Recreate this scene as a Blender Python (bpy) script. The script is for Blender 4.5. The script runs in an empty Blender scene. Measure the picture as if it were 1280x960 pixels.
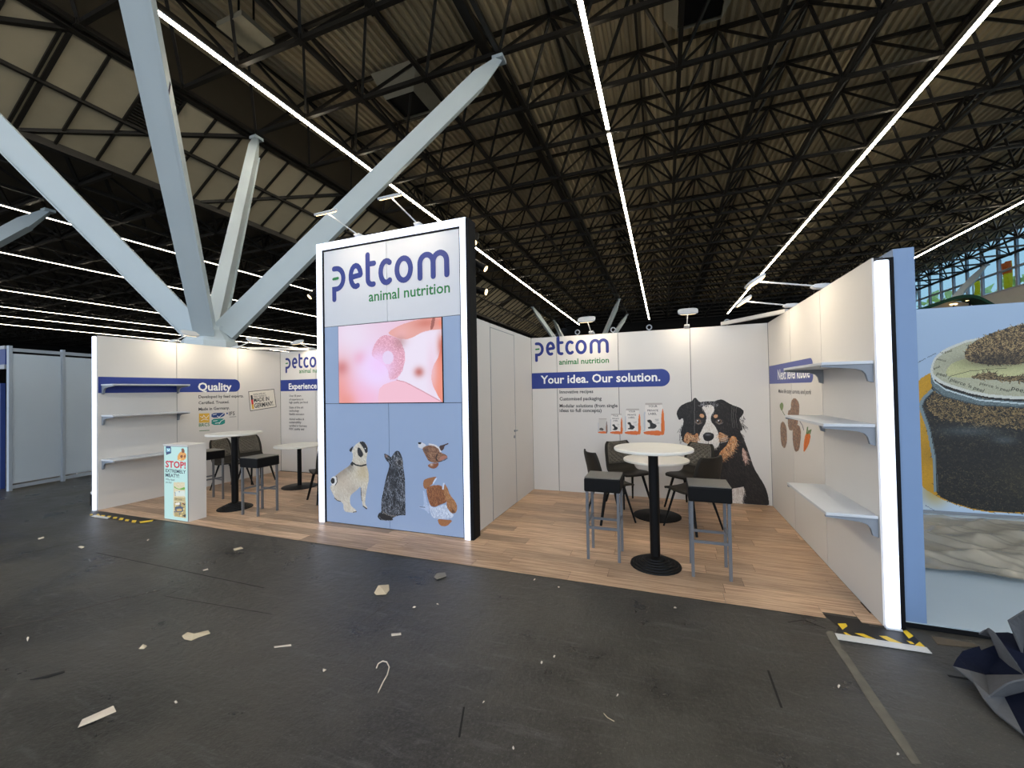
import bpy, math, random
import numpy as np
from mathutils import Matrix, Vector
random.seed(7); rng = np.random.default_rng(11)
D = bpy.data; S = bpy.context.scene; COL = S.collection

# ---------------------------------------------------------------- camera
F = 509.0; CX, CY = 640.0, 480.0; CH = 1.641
def _d(px, py): return np.array([(px-CX)/F, -(py-CY)/F, -1.0])
def _n(v): return v/np.linalg.norm(v)
_Y = _n(_d(830, 484.5)); _X = -_n(_d(-701, 513)); _X = _n(_X-np.dot(_X, _Y)*_Y); _Z = np.cross(_X, _Y)
RM = np.array([_X, _Y, _Z]); CAM = np.array([0, 0, CH])
cam_d = D.cameras.new('camera'); cam = D.objects.new('camera', cam_d); COL.objects.link(cam)
cam_d.sensor_fit = 'HORIZONTAL'; cam_d.sensor_width = 36.0; cam_d.lens = F/1280*36; cam_d.clip_end = 500
cam.matrix_world = Matrix.Translation((0, 0, CH)) @ Matrix([list(r) for r in RM]).to_4x4()
S.camera = cam
# ---------------------------------------------------------------- world, exposure
W = D.worlds.new('world'); S.world = W; W.use_nodes = True
wn = W.node_tree; wn.nodes.clear()
SKY_STRENGTH = 2.2
o_ = wn.nodes.new('ShaderNodeOutputWorld'); b_ = wn.nodes.new('ShaderNodeBackground')
tc = wn.nodes.new('ShaderNodeTexCoord'); sx = wn.nodes.new('ShaderNodeSeparateXYZ'); rp = wn.nodes.new('ShaderNodeValToRGB')
rp.color_ramp.elements[0].color = (0.85, 0.92, 1.0, 1); rp.color_ramp.elements[0].position = 0.0
rp.color_ramp.elements[1].color = (0.50, 0.70, 1.0, 1); rp.color_ramp.elements[1].position = 0.9
wn.links.new(tc.outputs['Generated'], sx.inputs[0]); wn.links.new(sx.outputs['Z'], rp.inputs[0])
wn.links.new(rp.outputs[0], b_.inputs['Color']); b_.inputs['Strength'].default_value = SKY_STRENGTH
wn.links.new(b_.outputs[0], o_.inputs[0])
S.view_settings.view_transform = 'Standard'; S.view_settings.look = 'None'
S.view_settings.gamma = 1.0; S.view_settings.use_curve_mapping = False
S.view_settings.exposure = 0.0
S.cycles.use_denoising = True
S.cycles.max_bounces = 6; S.cycles.diffuse_bounces = 3; S.cycles.glossy_bounces = 3; S.cycles.transparent_max_bounces = 12
S.cycles.sample_clamp_indirect = 4.0
LINE_L = 44.0        # radiance of the hall's strip lights, downwards
DECK_FILL = 6.0        # added glow on top of the fixtures, brightens the roof deck
LAMP_W = 3.6        # arm floodlights on the stand
STRIP_L = 1.3        # white light bars on the stand

# ---------------------------------------------------------------- helpers
def ray(px, py): return RM @ _d(px, py)
def on_y(px, py, y): r = ray(px, py); return CAM+r*y/r[1]
def on_x(px, py, x): r = ray(px, py); return CAM+r*x/r[0]
def on_z(px, py, z=0.0): r = ray(px, py); return CAM+r*(z-CH)/r[2]
def proj(p):
    v = RM.T @ (np.array(p, float)-CAM)
    return (CX+F*v[0]/-v[2], CY-F*v[1]/-v[2], -v[2])
def lin(c):
    r = []
    for x in c[:3]:
        x = x/255.0
        r.append(x/12.92 if x <= 0.04045 else ((x+0.055)/1.055)**2.4)
    return tuple(r)

def mat(name, rgb, rough=0.6, metal=0.0, var=0.06, scale=6.0, bump=0.0, bscale=80.0, spec=0.5, emit=None, es=0.0, rand=0.0):
    m = D.materials.new(name); m.use_nodes = True; nt = m.node_tree; bs = nt.nodes['Principled BSDF']
    c = lin(rgb)
    bs.inputs['Roughness'].default_value = rough; bs.inputs['Metallic'].default_value = metal
    bs.inputs['Specular IOR Level'].default_value = spec
    tcn = nt.nodes.new('ShaderNodeTexCoord')
    nz = nt.nodes.new('ShaderNodeTexNoise'); nz.inputs['Scale'].default_value = scale; nz.inputs['Detail'].default_value = 4
    nt.links.new(tcn.outputs['Object'], nz.inputs['Vector'])
    mr = nt.nodes.new('ShaderNodeMapRange'); mr.inputs['To Min'].default_value = 1-var; mr.inputs['To Max'].default_value = 1+var
    nt.links.new(nz.outputs['Fac'], mr.inputs['Value'])
    fac = mr.outputs[0]
    if rand:
        oi = nt.nodes.new('ShaderNodeObjectInfo'); m2 = nt.nodes.new('ShaderNodeMapRange')
        m2.inputs['To Min'].default_value = 1-rand; m2.inputs['To Max'].default_value = 1+rand
        nt.links.new(oi.outputs['Random'], m2.inputs['Value'])
        mm = nt.nodes.new('ShaderNodeMath'); mm.operation = 'MULTIPLY'
        nt.links.new(fac, mm.inputs[0]); nt.links.new(m2.outputs[0], mm.inputs[1]); fac = mm.outputs[0]
    vm = nt.nodes.new('ShaderNodeVectorMath'); vm.operation = 'SCALE'; vm.inputs[0].default_value = c
    nt.links.new(fac, vm.inputs['Scale']); nt.links.new(vm.outputs[0], bs.inputs['Base Color'])
    if bump:
        n2 = nt.nodes.new('ShaderNodeTexNoise'); n2.inputs['Scale'].default_value = bscale; n2.inputs['Detail'].default_value = 5
        nt.links.new(tcn.outputs['Object'], n2.inputs['Vector'])
        bp = nt.nodes.new('ShaderNodeBump'); bp.inputs['Strength'].default_value = bump; bp.inputs['Distance'].default_value = 0.01
        nt.links.new(n2.outputs['Fac'], bp.inputs['Height']); nt.links.new(bp.outputs[0], bs.inputs['Normal'])
    if emit:
        bs.inputs['Emission Color'].default_value = (*lin(emit), 1); bs.inputs['Emission Strength'].default_value = es
    return m

def print_mat(name, emis=0.0, rough=0.55):
    m = D.materials.new(name); m.use_nodes = True; nt = m.node_tree; bs = nt.nodes['Principled BSDF']
    at = nt.nodes.new('ShaderNodeAttribute'); at.attribute_name = 'Col'
    bs.inputs['Roughness'].default_value = rough
    if emis:
        bs.inputs['Base Color'].default_value = (0.03, 0.03, 0.03, 1)
        nt.links.new(at.outputs['Color'], bs.inputs['Emission Color']); bs.inputs['Emission Strength'].default_value = emis
    else:
        nt.links.new(at.outputs['Color'], bs.inputs['Base Color'])
    return m

class MB:
    def __init__(s): s.v = []; s.f = []
    def add(s, vs, fs):
        b = len(s.v); s.v += [tuple(map(float, p)) for p in vs]; s.f += [tuple(b+i for i in f) for f in fs]; return s
    def box(s, x0, x1, y0, y1, z0, z1):
        return s.add([(x0,y0,z0),(x1,y0,z0),(x1,y1,z0),(x0,y1,z0),(x0,y0,z1),(x1,y0,z1),(x1,y1,z1),(x0,y1,z1)],
                     [(0,3,2,1),(4,5,6,7),(0,1,5,4),(1,2,6,5),(2,3,7,6),(3,0,4,7)])
    def bar(s, p, q, w, d=None, w2=None, d2=None, up=(0,0,1)):
        p = Vector(p); q = Vector(q); a = (q-p).normalized(); u = Vector(up)
        if abs(a.dot(u)) > 0.98: u = Vector((0,1,0)) if abs(a.y) < .9 else Vector((1,0,0))
        side = a.cross(u).normalized(); u = side.cross(a).normalized()
        d = d or w; w2 = w2 or w; d2 = d2 or d
        vs = []
        for c, ww, dd in ((p,w,d),(q,w2,d2)):
            for i, j in ((-1,-1),(1,-1),(1,1),(-1,1)): vs.append(c+side*ww/2*i+u*dd/2*j)
        return s.add(vs, [(0,1,2,3),(7,6,5,4),(0,4,5,1),(1,5,6,2),(2,6,7,3),(3,7,4,0)])
    def tube(s, pts, r, n=10, caps=True, closed=False):
        pts = [Vector(p) for p in pts]; rr = r if isinstance(r, (list, tuple)) else [r]*len(pts)
        vs = []; m = len(pts); u = None
        for i, p in enumerate(pts):
            if closed: a = pts[(i+1) % m]-pts[i-1]
            else: a = pts[min(i+1, m-1)]-pts[max(i-1, 0)]
            a.normalize()
            if u is None:
                u = Vector((0,0,1)) if abs(a.z) < .9 else Vector((1,0,0))
            u = (u-a*u.dot(a)).normalized(); w = a.cross(u)
            for k in range(n):
                t = 2*math.pi*k/n; vs.append(p+(u*math.cos(t)+w*math.sin(t))*rr[i])
        fs = []
        for i in range(m if closed else m-1):
            j = (i+1) % m
            for k in range(n): fs.append((i*n+k, i*n+(k+1) % n, j*n+(k+1) % n, j*n+k))
        if caps and not closed:
            fs.append(tuple(range(n-1, -1, -1))); fs.append(tuple(range((m-1)*n, m*n)))
        return s.add(vs, fs)
    def lathe(s, prof, cx=0, cy=0, n=40):
        vs = []; fs = []
        for r, z in prof:
            for k in range(n):
                t = 2*math.pi*k/n; vs.append((cx+r*math.cos(t), cy+r*math.sin(t), z))
        for i in range(len(prof)-1):
            for k in range(n): fs.append((i*n+k, i*n+(k+1) % n, (i+1)*n+(k+1) % n, (i+1)*n+k))
        fs.append(tuple(range(n-1, -1, -1))); fs.append(tuple(range((len(prof)-1)*n, len(prof)*n)))
        return s.add(vs, fs)
    def prism(s, poly, O, u, v, n, t):          # extrude a 2-D outline along n
        O, u, v, n = map(Vector, (O, u, v, n)); k = len(poly)
        a = [O+u*x+v*y for x, y in poly]; b = [p+n*t for p in a]
        fs = [tuple(range(k-1, -1, -1)), tuple(range(k, 2*k))]+[(i, (i+1) % k, k+(i+1) % k, k+i) for i in range(k)]
        return s.add(a+b, fs)
    def grid(s, fn, nu, nv):
        vs = [fn(i/nu, j/nv) for j in range(nv+1) for i in range(nu+1)]
        fs = [(j*(nu+1)+i, j*(nu+1)+i+1, (j+1)*(nu+1)+i+1, (j+1)*(nu+1)+i) for j in range(nv) for i in range(nu)]
        return s.add(vs, fs)
    def mesh(s, name, m, smooth=False):
        me = D.meshes.new(name); me.from_pydata(s.v, [], s.f); me.materials.append(m)
        if smooth:
            me.polygons.foreach_set('use_smooth', [True]*len(me.polygons)); me.set_sharp_from_angle(angle=math.radians(40))
        me.update(); return me
    def build(s, name, m, parent=None, smooth=False, bevel=0.0):
        o = D.objects.new(name, s.mesh(name, m, smooth)); COL.objects.link(o)
        if bevel:
            b = o.modifiers.new('bevel', 'BEVEL'); b.width = bevel; b.segments = 2; b.limit_method = 'ANGLE'
        put(o, parent); return o
def put(o, parent):
    if parent is not None:
        o.parent = parent; o.matrix_parent_inverse = parent.matrix_basis.inverted()
    return o
def inst(name, me, loc, parent=None, rot=(0,0,0), scale=(1,1,1)):
    o = D.objects.new(name, me); o.location = loc; o.rotation_euler = rot; o.scale = scale; COL.objects.link(o); return put(o, parent)
def empty(name, loc=(0,0,0), rz=0.0):
    o = D.objects.new(name, None); o.location = loc; o.rotation_euler = (0,0,rz); o.empty_display_size = .1; COL.objects.link(o); return o
def tag(o, label=None, cat=None, group=None, kind=None):
    if label: o['label'] = label
    if cat: o['category'] = cat
    if group: o['group'] = group
    if kind or cat: o['kind'] = kind or 'thing'
    return o
def struct(o, label=None): return tag(o, label, kind='structure')
def copy_tree(o, parent=None):
    c = o.copy(); COL.objects.link(c)
    if parent: c.parent = parent
    for ch in list(o.children): copy_tree(ch, c)
    return c

# flat planes that carry print: (origin, u, n); v is always up
class Plane:
    def __init__(s, kind, at, off=0.0015):
        s.kind = kind; s.at = at
        if kind == 'y': s.O = Vector((0, at-off, 0)); s.u = Vector((1,0,0)); s.n = Vector((0,-1,0))
        elif kind == 'x+': s.O = Vector((at+off, 0, 0)); s.u = Vector((0,1,0)); s.n = Vector((1,0,0))
        else: s.O = Vector((at-off, 0, 0)); s.u = Vector((0,-1,0)); s.n = Vector((-1,0,0))
    def px(s, x, y):
        p = on_y(x, y, s.O.y) if s.kind == 'y' else on_x(x, y, s.O.x)
        return (float(Vector(p).dot(s.u)), float(p[2]))
    def M(s, u=0, v=0, lift=0.0):
        p = s.O+s.u*u+Vector((0,0,v))+s.n*lift
        m = Matrix((s.u, (0,0,1), s.n)).transposed().to_4x4(); m.translation = p; return m
def text(body, plane, u, v, width, m, parent, bold=0.0, name='lettering', rot=0.0, height=None, lift=0.0, shear=0.0):
    cu = D.curves.new('t', 'FONT'); cu.body = body; cu.size = 1.0; cu.resolution_u = 2; cu.offset = bold; cu.shear = shear
    ob = D.objects.new('t', cu); COL.objects.link(ob)
    dg = bpy.context.evaluated_depsgraph_get(); me = D.meshes.new_from_object(ob.evaluated_get(dg))
    D.objects.remove(ob); D.curves.remove(cu)
    n = len(me.vertices); co = np.empty(n*3, np.float32); me.vertices.foreach_get('co', co); co = co.reshape(-1, 3)
    co[:, 0] -= co[:, 0].min(); k = width/co[:, 0].max(); co[:, 0] *= k
    co[:, 1] *= (height/0.73 if height else k); co[:, 2] = 0
    me.vertices.foreach_set('co', co.ravel()); me.materials.clear(); me.materials.append(m); me.update()
    o = D.objects.new(name, me); COL.objects.link(o)
    o.matrix_basis = plane.M(u, v, lift) @ Matrix.Rotation(rot, 4, 'Z'); return put(o, parent)
def flat(poly, plane, m, parent, name, lift=0.0):
    me = D.meshes.new(name); me.from_pydata([(x, y, 0) for x, y in poly], [], [tuple(range(len(poly)))]); me.materials.append(m)
    o = D.objects.new(name, me); COL.objects.link(o); o.matrix_basis = plane.M(0, 0, lift); return put(o, parent)
def ribbon_mesh(pts, w, name, m, cap=True):      # one continuous flat stroke with round ends
    P = [np.array(p, float) for p in pts]; P = [p for i, p in enumerate(P) if i == 0 or np.hypot(*(p-P[i-1])) > 1e-5]
    closed = np.hypot(*(P[0]-P[-1])) < 1e-4 and len(P) > 3
    if closed: P = P[:-1]
    n = len(P); Ls = []; Rs = []
    for i in range(n):
        a = P[i]-P[i-1] if (i > 0 or closed) else P[1]-P[0]; b = P[(i+1) % n]-P[i] if (i < n-1 or closed) else a
        a = a/np.hypot(*a); b = b/np.hypot(*b); na = np.array([-a[1], a[0]]); nb = np.array([-b[1], b[0]]); mm = na+nb; mm = mm/np.hypot(*mm)
        k = w/2/max(.5, mm.dot(na)); Ls.append(P[i]+mm*k); Rs.append(P[i]-mm*k)
    vs = [(*q, 0) for q in Ls]+[(*q, 0) for q in Rs]; fs = [(n+i, n+(i+1) % n, (i+1) % n, i) for i in range(n if closed else n-1)]
    if cap and not closed:
        for e, d, ia, ib in ((P[0], P[0]-P[1], 0, n), (P[-1], P[-1]-P[-2], 2*n-1, n-1)):
            t0 = math.atan2(d[1], d[0])-math.pi/2; b0 = len(vs); m_ = 7
            vs += [(e[0]+w/2*math.cos(t0+math.pi*t/m_), e[1]+w/2*math.sin(t0+math.pi*t/m_), 0) for t in range(1, m_)]
            fs.append((ia, *range(b0, b0+m_-1), ib))
    b = MB(); b.add(vs, fs); return b.mesh(name, m)
def arc(cx, cy, rx, ry, a0, a1, n=14):
    return [(cx+rx*math.cos(math.radians(a0+(a1-a0)*i/n)), cy+ry*math.sin(math.radians(a0+(a1-a0)*i/n))) for i in range(n+1)]
def logo(plane, u, v, width, m, mg, parent, xh=None):
    k = width/6.52; ky = xh/1.26 if xh else k
    L = [[(.13,1), (.28,1)]+arc(.28,.5,.42,.5,90,-90)+[(.13,0), (.13,-.5)],
         [(1.22,.47), (1.72,.53)], arc(1.45,.5,.3,.5,8,292),
         [(2.16,1.42), (2.16,.28)]+arc(2.42,.26,.26,.26,180,285), [(2.16,.98), (2.52,.98)],
         arc(3.22,.5,.32,.5,55,305),
         arc(4.17,.5,.37,.5,0,360,24),
         [(5.03,0), (5.03,.55)]+arc(5.37,.62,.34,.38,180,0)+[(5.71,0)], arc(6.05,.62,.34,.38,180,0)+[(6.39,0)]]
    for l in L:
        me = ribbon_mesh([(x*k, y*ky) for x, y in l], .255*k, 'letter', m); o = D.objects.new('letter', me); COL.objects.link(o); o.matrix_basis = plane.M(u, v, .0004*L.index(l)); put(o, parent)
    me = ribbon_mesh([(.1*k, .5*ky), (.38*k, .52*ky)], .13*k, 'logo_dash', mg); o = D.objects.new('logo_dash', me); COL.objects.link(o)
    o.matrix_basis = plane.M(u, v, .0042); put(o, parent)

class Print:                                     # paints flat artwork into a fine coloured mesh
    def __init__(s, plane, u0, u1, v0, v1, res, base=None):
        s.pl = plane; s.u0, s.v0, s.res = u0, v0, res
        s.W = int(round((u1-u0)/res)); s.H = int(round((v1-v0)/res))
        s.c = np.zeros((s.H, s.W, 3)); s.a = np.zeros((s.H, s.W))
        uu, vv = np.meshgrid(u0+(np.arange(s.W)+.5)*res, v0+(np.arange(s.H)+.5)*res); s.U, s.V = uu, vv
        if base: s.c[:] = base; s.a[:] = 1
    def zoom(s, x0, y0, k): s.z = (x0, y0, k); return s
    def P(s, pts): return [s.pl.px(s.z[0]+x/s.z[2], s.z[1]+y/s.z[2]) for x, y in pts]
    def mask(s, q):
        q = np.array(q); m = np.zeros((s.H, s.W), bool); x1, y1 = q[-1]
        for x2, y2 in q:
            if y1 != y2:
                c = (s.V < y1) != (s.V < y2)
                m ^= c & (s.U < (x2-x1)*(s.V-y1)/(y2-y1)+x1)
            x1, y1 = x2, y2
        return m
    def put(s, m, col, var=0.0, op=1.0, cover=True):
        col = np.array(col, float)
        nz = 1+var*rng.standard_normal((s.H, s.W, 1)) if var else 1
        s.c[m] = (s.c*(1-op)+col*nz*op)[m] if var else s.c[m]*(1-op)+col*op
        if cover: s.a[m] = 1
    def poly(s, pts, col, var=0.0, op=1.0, cover=True): m = s.mask(s.P(smooth(pts))); s.put(m, col, var, op, cover); return m
    def hard(s, pts, col, var=0.0, op=1.0, cover=True): m = s.mask(s.P(pts)); s.put(m, col, var, op, cover); return m
    def ell(s, x, y, rx, ry, col, op=1.0, rot=0, cover=True):
        return s.hard([(x+rx*math.cos(t)*math.cos(rot)-ry*math.sin(t)*math.sin(rot), y+rx*math.cos(t)*math.sin(rot)+ry*math.sin(t)*math.cos(rot)) for t in np.linspace(0, 2*math.pi, 20)[:-1]], col, 0, op, cover)
    def line(s, pts, w, col, cover=True):
        for (x0, y0), (x1, y1) in zip(pts[:-1], pts[1:]):
            L = math.hypot(x1-x0, y1-y0) or 1; nx, ny = -(y1-y0)/L*w/2, (x1-x0)/L*w/2
            s.hard([(x0-nx,y0-ny),(x1-nx,y1-ny),(x1+nx,y1+ny),(x0+nx,y0+ny)], col, 0, 1, cover)
    def soft(s, x, y, r, col, op=1.0, ry=None):
        (u, v), (u2, v2), (u3, v3) = s.P([(x, y), (x+r, y), (x, y+(ry or r))])
        g = op*np.exp(-((s.U-u)/abs(u2-u))**2-((s.V-v)/abs(v3-v))**2)[..., None]
        s.c = s.c*(1-g)+np.array(col)*g
    def fur(s, m, cols, n, L, ang, spread=25, op=.8, escape=False):
        ys, xs = np.nonzero(m)
        if not len(ys): return
        k = rng.integers(0, len(ys), n); y0, x0 = ys[k].astype(float), xs[k].astype(float)
        a = np.radians(ang+spread*rng.standard_normal(n)); Lp = L/s.res*(.5+rng.random(n)); cc = np.array(cols)[rng.integers(0, len(cols), n)]
        for t in np.linspace(0, 1, int(max(2, 1.5*L/s.res))):
            x = np.clip((x0+np.cos(a)*Lp*t).astype(int), 0, s.W-1); y = np.clip((y0+np.sin(a)*Lp*t).astype(int), 0, s.H-1)
            if not escape:
                ok = s.a[y, x] > 0; x, y, c2 = x[ok], y[ok], cc[ok]
            else: c2 = cc
            s.c[y, x] = s.c[y, x]*(1-op)+c2*op
            if escape: s.a[y, x] = 1
    def build(s, name, m, parent, lift=0.0):
        c = np.clip(s.c, 0, 255)/255.0; c = np.where(c <= .04045, c/12.92, ((c+.055)/1.055)**2.4)
        ys, xs = np.nonzero(s.a > 0); n = len(ys)
        idx = np.full((s.H+1, s.W+1), -1, np.int64)
        for dy, dx in ((0,0),(0,1),(1,0),(1,1)): idx[ys+dy, xs+dx] = 0
        vy, vx = np.nonzero(idx == 0); idx[vy, vx] = np.arange(len(vy))
        co = np.zeros((len(vy), 3), np.float32); co[:, 0] = s.u0+vx*s.res; co[:, 1] = s.v0+vy*s.res
        quads = np.stack([idx[ys, xs], idx[ys, xs+1], idx[ys+1, xs+1], idx[ys+1, xs]], 1).astype(np.int32)
        me = D.meshes.new(name); me.vertices.add(len(vy)); me.vertices.foreach_set('co', co.ravel())
        me.loops.add(4*n); me.loops.foreach_set('vertex_index', quads.ravel())
        me.polygons.add(n); me.polygons.foreach_set('loop_start', np.arange(0, 4*n, 4, dtype=np.int32))
        me.update(calc_edges=True)
        at = me.color_attributes.new('Col', 'FLOAT_COLOR', 'CORNER')
        colr = np.ones((n, 4, 4), np.float32); colr[:, :, :3] = c[ys, xs][:, None, :]
        at.data.foreach_set('color', colr.ravel()); me.materials.append(m); me.validate()
        o = D.objects.new(name, me); COL.objects.link(o); o.matrix_basis = s.pl.M(0, 0, lift); return put(o, parent)
def smooth(pts, it=1):
    for _ in range(it):
        r = []
        for i in range(len(pts)):
            p, q = pts[i], pts[(i+1) % len(pts)]
            r += [(.78*p[0]+.22*q[0], .78*p[1]+.22*q[1]), (.22*p[0]+.78*q[0], .22*p[1]+.78*q[1])]
        pts = r
    return pts

# ---------------------------------------------------------------- materials
M_white = mat('white_panel', (218, 214, 209), .55, var=.03, scale=2.0, bump=.03, bscale=300)
M_core = mat('panel_core', (38, 39, 42), .7)
M_alu = mat('aluminium', (150, 154, 160), .4, .6, var=.04)
M_black = mat('black_powder_coat', (9, 9, 10), .5, var=.1, spec=.18)
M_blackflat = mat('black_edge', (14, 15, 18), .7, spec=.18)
M_ribbon = mat('blue_vinyl', (36, 58, 138), .5, var=.02)
M_logo = mat('logo_blue', (24, 42, 122), .5, var=.02)
M_green = mat('logo_green', (14, 116, 50), .5, var=.02)
M_txtw = mat('white_vinyl', (245, 245, 245), .5, var=.01)
M_txtk = mat('black_vinyl', (40, 40, 44), .5, var=.02)
M_lampw = mat('lamp_white', (205, 208, 212), .4, var=.02)
M_led = mat('led_bar', (240, 244, 255), .4, emit=(222, 232, 255), es=STRIP_L)
M_ledw = mat('lamp_lens', (255, 250, 235), .4, emit=(255, 218, 150), es=3.5)
M_table = mat('white_table_top', (228, 224, 214), .35, var=.02)
M_print = print_mat('printed_vinyl')
M_seat = mat('dark_leather', (42, 39, 34), .55, var=.12, scale=30, bump=.12, bscale=220, spec=.18)
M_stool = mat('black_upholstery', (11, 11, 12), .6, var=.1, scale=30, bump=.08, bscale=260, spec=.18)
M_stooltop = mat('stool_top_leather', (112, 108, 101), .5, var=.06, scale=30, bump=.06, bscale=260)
M_steel = mat('grey_steel', (108, 110, 114), .4, .3, var=.05)

# ================================================================= HALL
h = 9.6; CELL = .2515*h; ZB = CH+h; ZT = CH+1.18*h
def floor_material():
    m = D.materials.new('worn_black_floor'); m.use_nodes = True; nt = m.node_tree; bs = nt.nodes['Principled BSDF']
    N = nt.nodes.new; Lk = nt.links.new
    g = N('ShaderNodeNewGeometry')
    def noise(sc, det=6, rough=.6, vec=None, dist=0.0):
        n = N('ShaderNodeTexNoise'); n.inputs['Scale'].default_value = sc; n.inputs['Detail'].default_value = det; n.inputs['Roughness'].default_value = rough
        n.inputs['Distortion'].default_value = dist; Lk(vec or g.outputs['Position'], n.inputs['Vector']); return n.outputs['Fac']
    def ramp(f, p0, c0, p1, c1):
        r = N('ShaderNodeValToRGB'); e = r.color_ramp.elements; e[0].position = p0; e[0].color = c0; e[1].position = p1; e[1].color = c1; Lk(f, r.inputs[0]); return r.outputs[0]
    def mix(f, a, b):
        x = N('ShaderNodeMix'); x.data_type = 'RGBA'; Lk(f, x.inputs['Factor'])
        for i, q in ((6, a), (7, b)):
            if isinstance(q, tuple): x.inputs[i].default_value = q
            else: Lk(q, x.inputs[i])
        return x.outputs[2]
    k1 = (0,0,0,1); w1 = (1,1,1,1)
    base = ramp(noise(.9, 12, .72), .40, (.014,.0132,.0115,1), .60, (.058,.054,.045,1))
    fine = ramp(noise(55, 5, .7), .50, k1, .66, (.42,.42,.42,1))
    c = mix(fine, base, (.10,.095,.082,1))
    mp = N('ShaderNodeMapping'); mp.inputs['Scale'].default_value = (1.2, 9, 1); mp.inputs['Rotation'].default_value = (0,0,.5); Lk(g.outputs['Position'], mp.inputs['Vector'])
    scr = ramp(noise(2.2, 9, .75, mp.outputs[0], .6), .545, k1, .64, (.6,.6,.6,1))
    c = mix(scr, c, (.085,.083,.078,1))
    sp = ramp(noise(130, 2, .5), .70, k1, .73, (.8,.8,.8,1))
    c = mix(sp, c, (.30,.29,.26,1))
    brown = ramp(noise(.45, 5, .6), .55, k1, .8, (.5,.5,.5,1))
    c = mix(brown, c, (.046,.036,.026,1))
    Lk(c, bs.inputs['Base Color'])
    rr = ramp(noise(1.8, 8, .7), .3, (.22,.22,.22,1), .72, (.5,.5,.5,1)); Lk(rr, bs.inputs['Roughness'])
    bp = N('ShaderNodeBump'); bp.inputs['Strength'].default_value = .5; bp.inputs['Distance'].default_value = .02
    Lk(noise(16, 8, .7), bp.inputs['Height']); Lk(bp.outputs[0], bs.inputs['Normal'])
    bs.inputs['Specular IOR Level'].default_value = .5
    return m
fl = MB().box(-86, 27, -24, 63, -.2, 0).build('floor', floor_material())
struct(fl, 'worn black hall floor with scuffs, seams and litter')
M_seam = mat('floor_seam', (12, 12, 12), .8)
M_seaml = mat('floor_scratch', (78, 74, 68), .8, var=.4, scale=25)
def floor_strip(name, pts, w, m, parent, z=.0012):
    b = MB(); pp = [on_z(*p) for p in pts]
    for p, q in zip(pp[:-1], pp[1:]):
        a = q-p; L = np.hypot(a[0], a[1]); nn = np.array([-a[1], a[0], 0])/L*w/2; up = np.array([0,0,z])
        b.add([p-nn+up, q-nn+up, q+nn+up, p+nn+up], [(0,1,2,3)])
    return b.build(name, m, parent)
for pts, w, m in [([(120,691),(235,715),(330,735)],.008,M_seam), ([(0,786),(60,773),(128,754),(200,738)],.016,M_seaml), ([(0,703),(108,671)],.006,M_seaml), ([(40,690),(110,674)],.01,M_seaml),
                  ([(230,735),(205,745),(340,768)],.005,M_seam), ([(960,838),(977,885)],.012,M_seam), ([(580,884),(574,922)],.01,M_seam), ([(985,778),(1005,775),(1032,786)],.006,M_seam),
                  ([(452,778),(487,753)],.006,M_seaml), ([(1185,845),(1215,850)],.02,M_seam)]:
    floor_strip('floor_joint', pts, w, m, fl)

# --- ceiling: corrugated deck over a steel space frame
M_frame = mat('dark_steel_frame', (38, 35, 31), .42, .2, var=.2, scale=3)
M_deck = mat('tan_corrugated_deck', (188, 176, 148), .65, var=.12, scale=1.2)
M_deck2 = mat('dark_deck', (66, 60, 48), .75, var=.15, scale=1.2)
M_sky = mat('painted_skylight_board', (176, 164, 138), .75, var=.12, scale=1.5, rand=.08)
ceil = struct(empty('ceiling', (0, 0, ZB)), 'dark steel space frame under a tan corrugated roof deck')
NX0, NX1 = -7, 9
XN = [(.319+.2515*k)*h for k in range(NX0, NX1+1)]; YN = [(1.6133+.2515*k)*h for k in range(-9, 20)]
XT = [x+CELL/2 for x in XN[:-1]]; YT = [y+CELL/2 for y in YN[:-1]]
b = MB(); pitch = .26; x = XN[0]-.6
prof = []
while x < XN[-1]+.8:
    prof += [(x, 0), (x+.09, 0), (x+.13, .10), (x+.22, .10)]; x += pitch
y0, y1 = YN[0]-2, 62.4
vs = [(px_, yy, ZT+.14+pz_) for yy in (y0, y1) for px_, pz_ in prof]; n = len(prof)
b.add(vs, [(i, n+i, n+i+1, i+1) for i in range(n-1)]); dk = b.build('roof_deck', M_deck, ceil)
MB().box(XN[0]-.6, XN[-1]+.8, y0, y1, ZT+.4, ZT+.5).build('roof_slab', M_deck2, ceil)
for y in YN: MB().bar((XN[0], y, ZB), (XN[-1], y, ZB), .12).build('bottom_chord', M_frame, ceil)
for xx in XN: MB().bar((xx, YN[0], ZB), (xx, YN[-1], ZB), .12).build('bottom_chord', M_frame, ceil)
for y in YT: MB().bar((XT[0], y, ZT), (XT[-1], y, ZT), .11).build('top_chord', M_frame, ceil)
for xx in XT: MB().bar((xx, YT[0], ZT), (xx, YT[-1], ZT), .08).build('top_chord', M_frame, ceil)
dmesh = {}
for i in (-1, 1):
    for j in (-1, 1): dmesh[i, j] = MB().bar((0,0,0), (i*CELL/2, j*CELL/2, ZB-ZT), .078).mesh('diagonal', M_frame)
dl = []
for xx in XT:
    for y in YT:
        for k in dmesh:
            m_ = (xx+k[0]*CELL/4, y+k[1]*CELL/4, (ZB+ZT)/2); q = proj(m_)
            vis = q[2] > .5 and -60 < q[0] < 1340 and -60 < q[1] < 420
            dl.append((0 if vis else 1, q[2], xx, y, k))
dl.sort(key=lambda t: t[:2])
for t in dl[:300]: inst('diagonal', dmesh[t[4]], (t[2], t[3], ZT), ceil)
b = MB()
for t in dl[300:]: b.bar((t[2], t[3], ZT), (t[2]+t[4][0]*CELL/2, t[3]+t[4][1]*CELL/2, ZB), .078)
tag(b.build('diagonals', M_frame, ceil), kind='stuff')
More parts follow.
